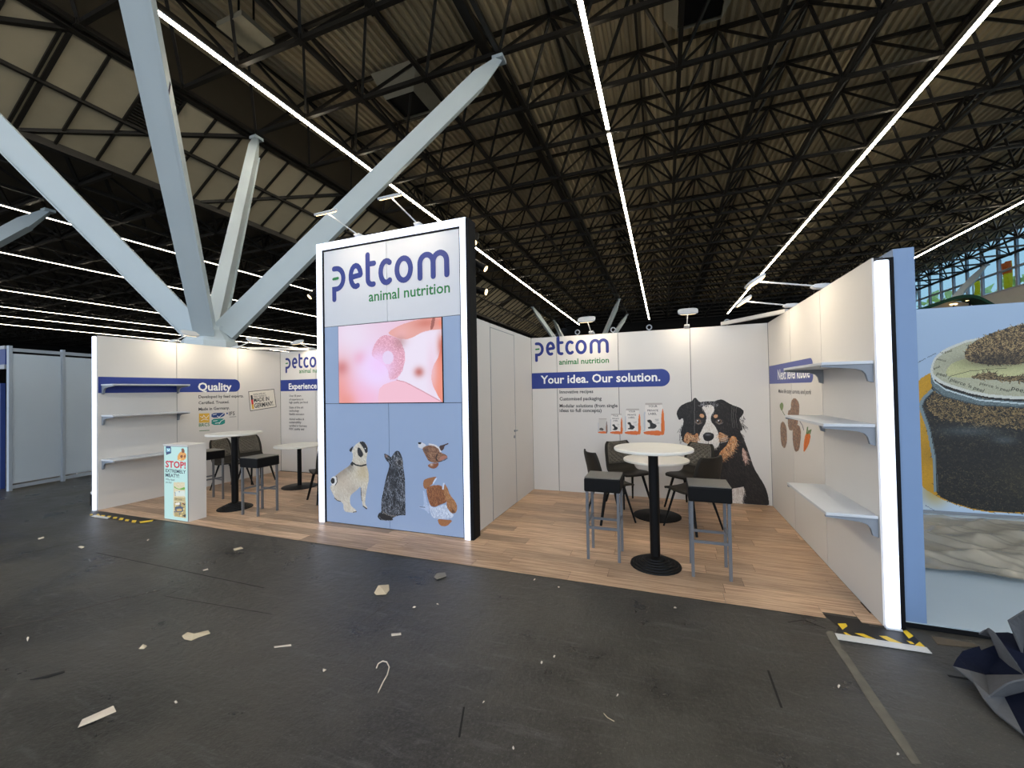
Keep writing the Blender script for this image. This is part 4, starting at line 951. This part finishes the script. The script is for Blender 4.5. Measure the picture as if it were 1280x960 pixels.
M_quilt = mat('quilted_leather', (94, 88, 78), .45, var=.1, scale=30, spec=.4)  # paler than the shell: leather sheen put into the base colour
def make_chair():
    t = empty('quilted_chair')
    prof = [(.225,.452,.37),(.19,.468,.41),(.10,.468,.45),(0,.458,.47),(-.10,.452,.47),(-.165,.466,.46),(-.205,.51,.45),(-.228,.58,.45),(-.252,.67,.445),(-.275,.76,.425),(-.29,.82,.39),(-.298,.86,.33)]
    P = np.array(prof)
    def sample(s):
        k = s*(len(P)-1); i = min(int(k), len(P)-2); f = k-i; 
        p0, p1, p2, p3 = P[max(i-1,0)], P[i], P[i+1], P[min(i+2,len(P)-1)]
        return .5*((2*p1)+(-p0+p2)*f+(2*p0-5*p1+4*p2-p3)*f*f+(-p0+3*p1-3*p2+p3)*f**3)
    def fn(u, v, off=0.0):
        y, z, w = sample(v); x = (u-.5)*w; e = (2*u-1)**2
        y2, z2, _ = sample(min(v+.02, 1.0)); y1, z1, _ = sample(max(v-.02, 0)); ty, tz = y2-y1, z2-z1; L = math.hypot(ty, tz) or 1
        ny, nz = tz/L, -ty/L                                   # points to the sitter
        bend = .045*e*min(1, max(.25, (v-.25)*2.2))
        return (x, y+ny*(bend+off), z+nz*(bend+off))
    sh = MB().grid(fn, 14, 36).build('seat_shell', M_seat, t, True)
    so = sh.modifiers.new('thickness', 'SOLIDIFY'); so.thickness = .022; so.offset = 1
    def seam(u, v):
        a = abs(((u*5+v*6) % 1)-.5)*2; c = abs(((u*5-v*6) % 1)-.5)*2; return min(1-a, 1-c)
    def quilt(u, v):
        edge = min(1, 12*min(u, 1-u, v, 1-v)); k = min(1, seam(u, v)*2.2)
        return fn(.08+.84*u, .60+.375*v, .003+.016*edge*k**.5)
    qo = MB().grid(quilt, 60, 60).build('quilted_back', M_quilt, sh, True)
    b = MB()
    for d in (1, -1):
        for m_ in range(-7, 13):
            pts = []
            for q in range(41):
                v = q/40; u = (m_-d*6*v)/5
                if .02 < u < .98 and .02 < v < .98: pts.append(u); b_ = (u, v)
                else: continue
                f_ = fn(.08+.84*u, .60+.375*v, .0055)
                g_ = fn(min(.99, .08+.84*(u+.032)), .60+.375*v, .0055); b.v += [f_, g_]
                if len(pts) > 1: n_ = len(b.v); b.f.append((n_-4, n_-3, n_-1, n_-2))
    tag(b.build('seam_shade', M_blackflat, sh), kind='stuff')  # black strips paint the shade in the quilt seams
    for i in (-1, 1):
        for j in (-1, 1): MB().bar((i*.15, j*.11-.01, .452), (i*.225, j*.225-.01, ZF), .036, .026, .022, .018).build('leg', M_black, t)
    MB().box(-.17, .17, -.14, -.10, .428, .446).build('seat_bracket', M_black, t); MB().box(-.17, .17, .08, .12, .428, .446).build('seat_bracket', M_black, t)
    return t
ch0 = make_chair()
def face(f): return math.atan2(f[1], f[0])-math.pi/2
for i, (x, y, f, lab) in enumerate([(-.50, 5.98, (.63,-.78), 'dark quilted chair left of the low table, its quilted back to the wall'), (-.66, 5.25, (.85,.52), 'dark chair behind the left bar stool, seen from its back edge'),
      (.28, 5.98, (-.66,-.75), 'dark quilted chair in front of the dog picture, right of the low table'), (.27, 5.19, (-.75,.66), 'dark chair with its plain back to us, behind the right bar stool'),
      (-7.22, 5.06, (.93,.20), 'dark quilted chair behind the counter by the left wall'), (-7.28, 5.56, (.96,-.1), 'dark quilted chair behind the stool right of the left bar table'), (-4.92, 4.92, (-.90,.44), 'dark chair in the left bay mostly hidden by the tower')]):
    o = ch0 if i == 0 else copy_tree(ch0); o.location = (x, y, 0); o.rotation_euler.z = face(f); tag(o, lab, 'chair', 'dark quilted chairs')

# ================================================================= NEIGHBOURS
M_nblue = mat('neighbour_blue_wall', (120, 146, 182), .5, var=.03)
nw = tag(MB().box(1.482, 1.595, 3.50, 6.48, .045, 2.555).build('partition_wall', M_nblue), 'light blue partition wall end right of the white light bar', 'wall')
pf = tag(empty('platform', (3, 3.5, 0)), 'low platform of the neighbouring stand with pale blue covering', 'platform')
M_plat = mat('pale_blue_vinyl', (178, 192, 200), .45, var=.04, scale=3)
MB().box(1.475, 5.2, 3.50, 6.7, .004, .036).build('platform_base', M_blackflat, pf); MB().box(1.478, 5.2, 3.502, 6.7, .0365, .044).build('platform_cover', M_plat, pf)
mw = tag(empty('mural_wall', (3.4, 6.5, 0)), 'neighbouring wall printed with a huge glass jar of dark herbs', 'wall')
MB().box(1.60, 5.0, 6.49, 6.56, .046, 2.555).build('wall_board', M_nblue, mw); MB().box(1.60, 5.0, 6.470, 6.488, .046, .075).build('skirting', M_alu, mw)
PM = Plane('y', 6.489)
p = Print(PM, 1.603, 4.55, .078, 2.55, .0085, (160, 184, 212)).zoom(1140, 390, 3.557)
p.soft(300, 880, 500, (196, 216, 236), .8, 90)
p.poly([(-60,520),(-20,380),(30,300),(85,268),(300,200),(900,180),(1150,500),(980,860),(700,890),(498,898),(300,888),(150,843),(45,780),(-30,690)], (196, 146, 24), .03); p.soft(100, 800, 60, (180,132,20), .6)
jar = p.poly([(84,290),(92,340),(45,388),(34,420),(70,520),(95,650),(102,800),(150,838),(300,884),(498,893),(760,880),(940,820),(960,500),(960,300)], (20, 20, 18), .3)
p.fur(jar, [(6,6,6),(40,37,28),(88,76,54),(26,28,30),(12,12,11),(56,49,36)], 9000, .022, 20, 70, .7)
up_ = p.mask(p.P([(60,400),(95,350),(498,420),(900,420),(900,500),(498,520),(250,500),(90,460)])); p.fur(up_, [(128,104,64),(90,74,48),(40,36,28),(160,136,90)], 2200, .028, 15, 60, .8)
p.soft(250, 530, 150, (96,112,122), .5, 26); p.soft(410, 570, 60, (110,126,136), .5, 20); p.soft(300, 640, 220, (24,24,24), .5, 60); p.soft(480, 740, 120, (66,60,40), .4, 100)
for q in ([(92,345),(46,390),(36,420),(72,520),(97,650),(104,800)],): p.line(q, 14, (120,138,142)); p.line([(x+10,y) for x, y in q], 4, (70,80,84))
p.poly([(80,260),(90,300),(130,335),(300,385),(498,400),(760,392),(960,330),(960,390),(760,425),(498,428),(280,415),(120,370),(88,335)], (98, 114, 118), .1)
p.line([(84,270),(100,310),(150,345),(300,392),(498,408),(700,402)], 6, (196,210,214)); p.line([(88,330),(140,375),(300,415),(498,424),(700,418)], 5, (60,70,74))
p.poly([(80,255),(100,200),(150,160),(270,115),(498,100),(800,110),(960,200),(980,280),(900,350),(700,385),(498,392),(300,375),(130,322),(88,288)], (206, 208, 200), .02)
p.poly([(90,255),(105,210),(160,168),(270,124),(498,108),(800,118),(950,205),(965,275),(890,340),(700,372),(498,378),(300,362),(140,312),(98,280)], (176, 176, 152), .03)
p.poly([(148,262),(180,225),(260,200),(498,180),(800,200),(880,250),(800,290),(498,296),(230,292),(160,290)], (190, 190, 140), .03)
m_ = p.poly([(250,292),(300,275),(340,268),(400,290),(498,280),(700,280),(760,296),(498,310),(330,300)], (96,84,56), .2); p.fur(m_, [(60,50,36),(140,120,84)], 300, .04, 10, 40, .8)
m_ = p.poly([(232,180),(258,142),(340,98),(440,66),(498,52),(640,40),(800,90),(850,180),(700,225),(498,228),(360,238),(268,224),(236,205)], (64, 54, 42), .2)
p.fur(m_, [(30,26,22),(120,98,64),(160,134,90),(84,68,48),(186,160,110)], 3200, .022, 30, 60, .8); p.soft(380, 215, 160, (28,24,22), .6, 30)
p.line([(20,228),(60,207)], 3, (90,100,120)); p.line([(66,204),(105,184)], 3, (90,100,120)); p.line([(60,860),(110,888)], 3, (120,130,150)); p.line([(115,890),(160,912)], 3, (120,130,150))
p.line([(160,300),(170,285),(260,262),(420,250)], 3, (110,110,80))
p.build('jar_picture', M_print, mw)
M_jt = mat('jar_label_text', (60, 62, 50), .6)
for body, a, c in [("pierce 'n peel", (168,306), (315,358)), ("pierce 'n peel", (300,322), (430,356)), ('peel', (108,278), (150,290)), ('peel', (440,345), (498,360)), ('peel', (98,256), (126,246)), ("'n peel", (128,188), (178,176)), ('pierce', (108,212), (150,222))]:
    (u0, v0), (u1, v1) = [PM.px(1140+q[0]/3.557, 390+q[1]/3.557) for q in (a, c)]
    text(body, PM, u0, v0, math.hypot(u1-u0, v1-v0), M_jt, mw, .01, rot=math.atan2(v1-v0, u1-u0), lift=.001)
# plastic film on the platform
def film_mat():
    m = mat('plastic_film', (168, 162, 148), .22, var=.35, scale=3.5, bump=.35, bscale=14); nt = m.node_tree; bs = nt.nodes['Principled BSDF']; bs.inputs['Alpha'].default_value = .82; return m
def film(u, v):
    x = 1.61+3.2*u; yb = 4.05+.0*u+.55*(1-u)*.9; y = yb+(6.30-yb)*v - .25*max(0, u-.4)
    z = .055+.03*(math.sin(x*5.1+y*9)*.5+.5)*(.4+.6*math.sin(x*2.3-y*3)**2)+.05*math.exp(-((y-5.55+.2*math.sin(x*3))/.12)**2)+.035*math.exp(-((y-4.75-.22*(x-2))/.10)**2)+sum(a_*(1-min(1, abs(math.sin(kx*x+ky*y+ph+.7*math.sin(2.1*x+1.3*y+ph)))*2.2)) for kx, ky, ph, a_ in ((1.3,4.1,.3,.03),(3.7,2.9,1.1,.018),(-2.6,5.3,2.0,.02),(6.5,7.7,.9,.008),(-8.1,6.2,1.7,.008)))
    return (x, y, max(z, .047))
tag(MB().grid(film, 170, 120).build('plastic_film', film_mat(), None, True), 'crumpled beige protective film covering the neighbouring platform', 'sheet')
# arched stand far behind the mural
M_dg = mat('dark_green_arch', (12, 46, 30), .7, spec=.15); M_bei = mat('beige_board', (176, 164, 146), .7)
ar = tag(empty('arched_stand', (4.6, 9.0, 0)), 'dark green arched stand front showing above the jar wall', 'stand')
oa = [on_y(*q, 9.0) for q in [(1138,390.5),(1150,385),(1165,380.5),(1180,375),(1193,370.5),(1205,368.2),(1216,368),(1226,370.5),(1236,375.5),(1244,380)]]
oz = [(float(q[0]), float(q[2])) for q in oa]; inn = [(x, z-.055) for x, z in oz]
MB().prism(oz+inn[::-1], (0,9.0,0), (1,0,0), (0,0,1), (0,1,0), .3).build('arch_band', M_dg, ar)
MB().prism(inn+[(inn[-1][0], 0), (inn[0][0], 0)], (0,9.32,0), (1,0,0), (0,0,1), (0,1,0), .1).build('back_board', M_bei, ar)
for q in ((1192, 381.2), (1212, 376)):
    c = Vector(on_y(*q, 9.2)); MB().lathe([(.045, c.z), (.05, c.z+.02)], c.x, c.y, 14).build('downlight', M_ledw, ar); MB().box(c.x-.01, c.x+.01, c.y-.01, c.y+.01, c.z-.12, c.z).build('downlight_stem', M_black, ar)

# shell-scheme partition at far left
M_shell = mat('grey_shell_panel', (196, 208, 220), .5, var=.03, scale=1.5)
M_palu = mat('pale_aluminium', (166, 176, 188), .5)
sp_ = tag(empty('shell_partition', (-11.15, 3.72, 0)), 'grey shell-scheme partition of framed panels at far left', 'wall')
P0, P1 = Vector((-11.08,3.72,0)), Vector((-11.62,6.02,0)); dv = (P1-P0); L_ = dv.length; dv.normalize(); sd = Vector((-dv.y, dv.x, 0))
for k in range(4):
    s_ = L_/3*k; MB().bar(P0+dv*s_, P0+dv*s_+Vector((0,0,2.62)), .05, .05, up=dv).build('post', M_palu, sp_)
for k in range(3):
    a = P0+dv*(L_/3*k+.035); c = P0+dv*(L_/3*(k+1)-.035)
    MB().bar(a+Vector((0,0,1.30)), c+Vector((0,0,1.30)), .02, 2.36).build('panel', M_shell, sp_)
    for z in (.06, 2.55): MB().bar(a+Vector((0,0,z)), c+Vector((0,0,z)), .03, .06).build('rail', M_palu, sp_)
M_navy = mat('navy_fascia', (36, 58, 120), .5)
fa = tag(empty('fascia', (-12, 3.7, 0)), 'navy fascia board with pale frame at the left edge of the picture', 'board')
MB().box(-12.8, -11.12, 3.68, 3.72, 2.28, 2.56).build('fascia_board', M_navy, fa); MB().box(-12.8, -11.12, 3.67, 3.73, 2.56, 2.62).build('fascia_rail', M_alu, fa); MB().box(-12.8, -11.12, 3.67, 3.73, 2.20, 2.28).build('fascia_rail', M_alu, fa); MB().box(-12.8, -12.74, 3.67, 3.73, 0, 2.20).build('fascia_post', M_alu, fa)
tag(MB().box(-11.75, -11.47, 3.74, 3.80, 0, 1.95).build('blue_panel', M_navy), 'dark blue upright panel at the extreme left edge', 'panel')
cb = tag(empty('shelf_unit', (-12, 5, 0)), 'white storage unit inside the far left stand', 'shelf')
for z in (.4, 1.0, 1.5): MB().box(-12.9, -11.75, 4.9, 5.3, z, z+.04).build('shelf_board', M_white, cb)
MB().box(-12.9, -11.75, 5.3, 5.33, 0, 2.2).build('back_board', M_white, cb); MB().box(-11.78, -11.75, 4.9, 5.3, 0, 2.2).build('side_board', M_white, cb)
M_card = mat('cardboard', (168, 138, 104), .8)
for (x, z, w_, hh, m, lab) in [(-12.0,.44,.3,.35,M_card,'brown carton on the lowest shelf at far left'), (-12.15,1.04,.4,.3,M_white,'white carton on the middle shelf at far left'), (-12.05,1.54,.3,.28,M_card,'brown carton on the top shelf at far left')]:
    tag(MB().box(x-w_/2, x+w_/2, 4.95, 5.25, z+.001, z+hh).build('carton', m), lab, 'box', 'cartons at far left')

# ================================================================= FLOOR LITTER AND TAPE
M_ytape = mat('yellow_tape', (232, 196, 40), .5, var=.05); M_ktape = mat('black_tape', (16,16,17), .5); M_wtape = mat('white_strip', (206,206,204), .45, var=.05)
def fpoly(name, pts, m, parent, z, t=.001, k=None):
    P = [on_z(1020+x/8, 760+y/8) if k is None else on_z(k[0]+x/k[2], k[1]+y/k[2]) for x, y in pts]
    P = [(float(q[0]), float(q[1])) for q in P]
    a = sum(P[i][0]*P[(i+1) % len(P)][1]-P[(i+1) % len(P)][0]*P[i][1] for i in range(len(P)))
    if a < 0: P = P[::-1]
    return MB().prism(P, (0,0,z), (1,0,0), (0,1,0), (0,0,1), t).build(name, m, parent)
ht = tag(empty('hazard_tape', (1.25, 3.35, 0)), 'black and yellow hazard tape around the foot of the right light bar', 'tape')
fpoly('tape_base', [(66,60),(480,125),(540,182),(690,205),(830,235),(850,160),(985,290),(1105,410),(190,265),(225,190)], M_ktape, ht, .0015)
for q in [[(217,160),(298,158),(315,185),(265,222)], [(275,248),(300,250),(365,285),(315,285)], [(385,255),(470,260),(610,322),(540,318)], [(630,282),(705,285),(880,366),(775,362)], [(865,235),(905,225),(975,285),(930,310)], [(905,330),(955,340),(985,365),(945,362)], [(1035,342),(1100,402),(1000,395),(990,375)]]: fpoly('tape_stripe', q, M_ytape, ht, .0026, .0006)
tag(fpoly('white_strip', [(190,262),(1105,405),(1162,465),(220,322)], M_wtape, None, .0038, .004), 'flat white strip lying before the hazard tape at right', 'strip')
h2 = tag(empty('hazard_tape', (-7, 3.35, 0)), 'black and yellow hazard tape at the foot of the left light bar', 'tape'); k2 = (60, 590, 8.533)
fpoly('tape_base', [(450,455),(500,430),(640,415),(1145,490),(1200,505),(1000,555),(640,500),(455,485)], M_ktape, h2, .0015, k=k2)
for q in [[(445,455),(475,447),(480,460),(450,465)], [(480,470),(540,448),(560,470),(500,490)], [(570,460),(612,462),(600,480),(565,478)], [(640,470),(675,470),(655,495),(612,495)], [(700,480),(742,480),(730,500),(690,500)], [(770,490),(810,492),(795,515),(752,515)], [(830,505),(870,508),(855,528),(818,525)], [(900,515),(945,518),(930,545),(890,540)], [(975,530),(1125,512),(1110,530),(985,550)]]: fpoly('tape_stripe', q, M_ytape, h2, .0026, .0006, k=k2)
tag(fpoly('white_strip', [(455,478),(500,462),(660,490),(630,505)], M_wtape, None, .004, .003, k=k2), 'short white strip on the floor before the left light bar', 'strip')
# worn floor tape at right
M_worn = mat('worn_grey_tape', (96, 92, 82), .7, var=.45, scale=14)
wt = [(95,250),(150,225),(205,300),(250,380),(250,410),(300,440),(400,590),(630,920),(800,1160),(1050,1560),(960,1560),(560,985),(300,570),(150,350)]
tag(fpoly('floor_tape', wt, M_worn, None, .001, .0008), 'worn grey floor tape running to the lower right edge', 'tape')
M_tan = mat('brown_board', (92, 80, 64), .7, var=.15); fb = [(1155,290),(1230,300),(1560,360),(1640,395),(1500,395),(1215,370)]
tag(fpoly('board_offcut', fb, M_tan, None, .0015, .004), 'thin brown board offcut beside the neighbouring platform edge', 'board')
# litter
M_paper = mat('litter_paper', (222, 208, 190), .7, var=.08); M_tapep = mat('crumpled_tape', (206, 190, 160), .6, var=.12); M_bl = mat('black_scrap', (14,14,15), .6)
def scrap(name, pts, m, label, cat='litter', zoom_=(0,620,2.823), curl=.012):
    P = [on_z(zoom_[0]+x/zoom_[2], zoom_[1]+y/zoom_[2]) for x, y in pts]; c = np.mean(P, 0)
    b = MB(); n = len(P); top = [(*c[:2], .004+curl)]+[(*q[:2], .003+curl*random.random()) for q in P]; bot = [(v[0], v[1], v[2]-.0025) for v in top]
    b.add(top+bot, [(0,1+i,1+(i+1) % n) for i in range(n)]+[(n+1, n+2+(i+1) % n, n+2+i) for i in range(n)]+[(1+i, n+2+i, n+2+(i+1) % n, 1+(i+1) % n) for i in range(n)])
    tag(b.build(name, m), label, cat, 'litter on the black floor')
scrap('paper_strip', [(275,822),(290,792),(400,743),(410,762),(340,795)], M_paper, 'large folded white paper strip at the lower left', zoom_=(0,620,2.823), curl=.006)
scrap('crumpled_tape', [(642,495),(662,482),(672,492),(735,476),(742,488),(700,500),(675,511),(650,507)], M_tapep, 'crumpled cream tape piece on the floor left of centre')
scrap('tape_sliver', [(967,532),(1027,525),(1028,530),(968,538)], M_paper, 'thin pale sliver below the cream crumpled tape, to its right', curl=.003)
scrap('paper_bit', [(823,188),(850,180),(858,186),(828,194)], M_tapep, 'small tan scrap on the floor before the stand at left', curl=.004)
scrap('paper_bit', [(275,181),(285,177),(298,182),(288,188)], M_paper, 'small white scrap on the floor at the far left, before the counter', curl=.006)
scrap('paper_bit', [(134,150),(155,145),(156,149),(136,154)], M_paper, 'tiny white scrap on the floor at the far left, left of its neighbours', curl=.004)
scrap('paper_bit', [(93,508),(98,502),(103,508),(97,517)], M_paper, 'small white curl at the left side of the floor', curl=.02)
scrap('paper_bit', [(490,540),(505,529),(519,533),(508,541)], M_tapep, 'small tan scrap beside the cream crumpled tape', curl=.01)
scrap('paper_bit', [(1138,620),(1145,612),(1152,617),(1142,627)], M_paper, 'small white scrap left of the curled white wire', curl=.01)
scrap('paper_bit', [(615,731),(622,726),(627,731),(619,735)], M_paper, 'tiny white crumb right of the large paper strip', curl=.008)
scrap('paper_bit', [(716,262),(733,257),(735,261),(718,265)], M_paper, 'tiny pale sliver on the floor left of centre', curl=.003)
scrap('paper_bit', [(518,157),(524,152),(527,156),(520,161)], M_paper, 'tiny white crumb before the lit counter', curl=.006)
scrap('black_scrap', [(105,652),(170,634),(228,619),(228,625),(170,642)], M_bl, 'thin black strip on the floor at lower left', curl=.004)
Z7 = (400, 640, 2.909)
scrap('brown_paper', [(197,298),(212,270),(250,265),(252,285),(240,302),(205,304)], M_tapep, 'crumpled tan paper before the display tower', zoom_=Z7, curl=.015)
scrap('grey_film', [(415,240),(425,228),(455,222),(460,238),(425,250)], mat('grey_film', (120,116,104), .4, var=.2), 'small greyish film scrap near the wood floor edge', zoom_=Z7, curl=.01)
scrap('white_tag', [(259,444),(294,441),(295,448),(260,452)], M_paper, 'small flat white tag in the middle of the black floor', zoom_=Z7, curl=.001)
for (x, y, lab) in [(343,349,'white crumb right of the tan paper'), (868,277,'white crumb near the wood floor edge at right of centre'), (780,249,'white crumb nearest the wood floor edge'), (428,339,'tiny white crumb below the greyish film'), (852,530,'right one of two white crumbs in the middle floor'), (806,552,'left one of two white crumbs in the middle floor'), (595,697,'pale crumb at the bottom centre of the floor'), (1082,672,'pale crumb at the lower right of centre'), (703,862,'tiny crumb at the bottom edge of the floor'), (14,579,'white scrap left of the white wire hook')]:
    r_ = 7 if x == 343 else 4; scrap('paper_bit', [(x-r_,y),(x,y-r_*.7),(x+r_,y),(x,y+r_*.8)], M_paper, lab, zoom_=Z7, curl=.012)
for (x, y, lab) in [(606,464,'white crumb beside the worn floor tape'), (821,711,'pale crumb at the foot of the worn floor tape'), (11,176,'white crumb on the floor below the wood edge')]: scrap('paper_bit', [(x-5,y),(x,y-4),(x+6,y),(x,y+5)], M_paper, lab, zoom_=(840,700,2.909), curl=.012)
wp = [on_z(400+x/2.909, 640+y/2.909) for x, y in [(205,570),(212,558),(228,552),(243,557),(252,575),(245,600),(228,625),(214,650),(204,678)]]
tag(MB().tube([(q[0], q[1], .004+.015*math.sin(i*.5)) for i, q in enumerate(wp)], .0035, 6).build('wire_hook', M_paper, None, True), 'curled white plastic wire shaped like a hook on the black floor', 'wire')
wp = [on_z(400+x/2.909, 640+y/2.909) for x, y in [(1032,735),(1045,750),(1070,764)]]
tag(MB().tube([(q[0], q[1], .004) for q in wp], .002, 5).build('wire_piece', M_tapep, None, True), 'short thin pale wire at the lower right of the floor', 'wire')
# canister behind the left light bar
cn = tag(empty('canister', (-8.15, 3.62, 0)), 'small pale canister standing behind the left light bar', 'canister')
MB().box(-8.12, -7.95, 3.58, 3.75, 0, .22).build('container_body', M_lampw, cn, bevel=.02); MB().lathe([(.04,.222),(.04,.26),(.025,.27)], -8.03, 3.66, 14).build('cap', M_white, cn); MB().box(-8.28, -8.20, 3.60, 3.68, 0, .17).build('pump_body', M_black, cn); MB().lathe([(.045,.171),(.05,.20),(.02,.23)], -8.24, 3.64, 12).build('pump_head', M_white, cn); MB().box(-8.21, -8.11, 3.60, 3.66, .05, .07).build('link', M_lampw, cn)

# crumpled carpet at the right edge: grey backing outside, navy pile inside
M_back = mat('carpet_backing', (88, 89, 92), .95, var=.14, scale=40, bump=.3, bscale=300); M_pile = mat('carpet_pile', (24, 28, 44), 1.0, var=.2, scale=60, bump=.4, bscale=400, spec=.1)
def cp(x, y, d): q = on_y(1130+x/3.313, 640+y/3.313, d); return (float(q[0]), float(q[1]), max(.006, float(q[2])))
V = dict(a=cp(202,640,3.00), a1=cp(220,605,3.06), b=cp(245,575,3.10), c=cp(310,556,3.16), d=cp(318,574,3.14), e=cp(375,552,3.18), f=cp(350,480,3.20), f1=cp(378,500,3.17), g=cp(310,505,3.26), g1=cp(332,490,3.24), h=cp(380,520,3.26), i=cp(430,450,3.04), j=cp(500,408,3.0), j2=cp(640,350,3.0),
  k=cp(270,658,2.98), l=cp(288,705,2.88), l2=cp(330,775,2.78), m=cp(380,832,2.70), n=cp(497,925,2.58), n2=cp(640,1030,2.46), o=cp(355,762,2.80), p=cp(425,712,2.78), p2=cp(460,700,2.78), q=cp(500,694,2.78), q2=cp(640,660,2.78),
  t=cp(340,678,3.06), u=cp(395,600,3.16), r=cp(440,640,3.08), s=cp(500,676,3.00), s2=cp(640,700,3.0), v=cp(420,560,3.10), v2=cp(470,630,3.02), w=cp(490,585,3.06), w2=cp(640,600,3.08), z=cp(430,500,3.24), z2=cp(500,520,3.24),
  y=cp(415,765,2.86), y2=cp(500,742,2.88), x2=cp(640,740,2.88))
cpt = tag(empty('crumpled_carpet', (2.0, 3.0, 0)), 'crumpled slate-grey carpet piece heaped at the right edge', 'carpet')
def fold(faces, m):
    ks = sorted({c for f_ in faces for c in f_.split()}); b = MB(); b.add([V[c] for c in ks], [tuple(ks.index(c) for c in f_.split()) for f_ in faces])
    o = b.build('carpet_fold', m, cpt); sb = o.modifiers.new('round', 'SUBSURF'); sb.levels = sb.render_levels = 2; sb.subdivision_type = 'SIMPLE'
    so = o.modifiers.new('thickness', 'SOLIDIFY'); so.thickness = .007; so.offset = 0
fold(['a a1 k', 'a1 b t k', 'b d u t', 'b c d', 'd e u', 'u r t', 'r s t'], M_pile)
fold(['f f1 v e', 'e v r u', 'v v2 s r'], M_back)
fold(['g g1 h', 'g1 f e h'], M_back)
fold(['f1 z w v', 'v w s v2', 'z z2 w2 w', 'w w2 s2 s'], M_pile)
fold(['i j z2 w', 'j j2 w2 z2'], M_back)
fold(['a k l', 'k t o l', 'l o l2', 'l2 o y m', 'm y n', 't s p o', 's q p2 p'], M_back)
fold(['o p y', 'p p2 q y2 y', 'q q2 x2 y2'], M_back)
fold(['y y2 n', 'y2 x2 n2 n'], M_pile)
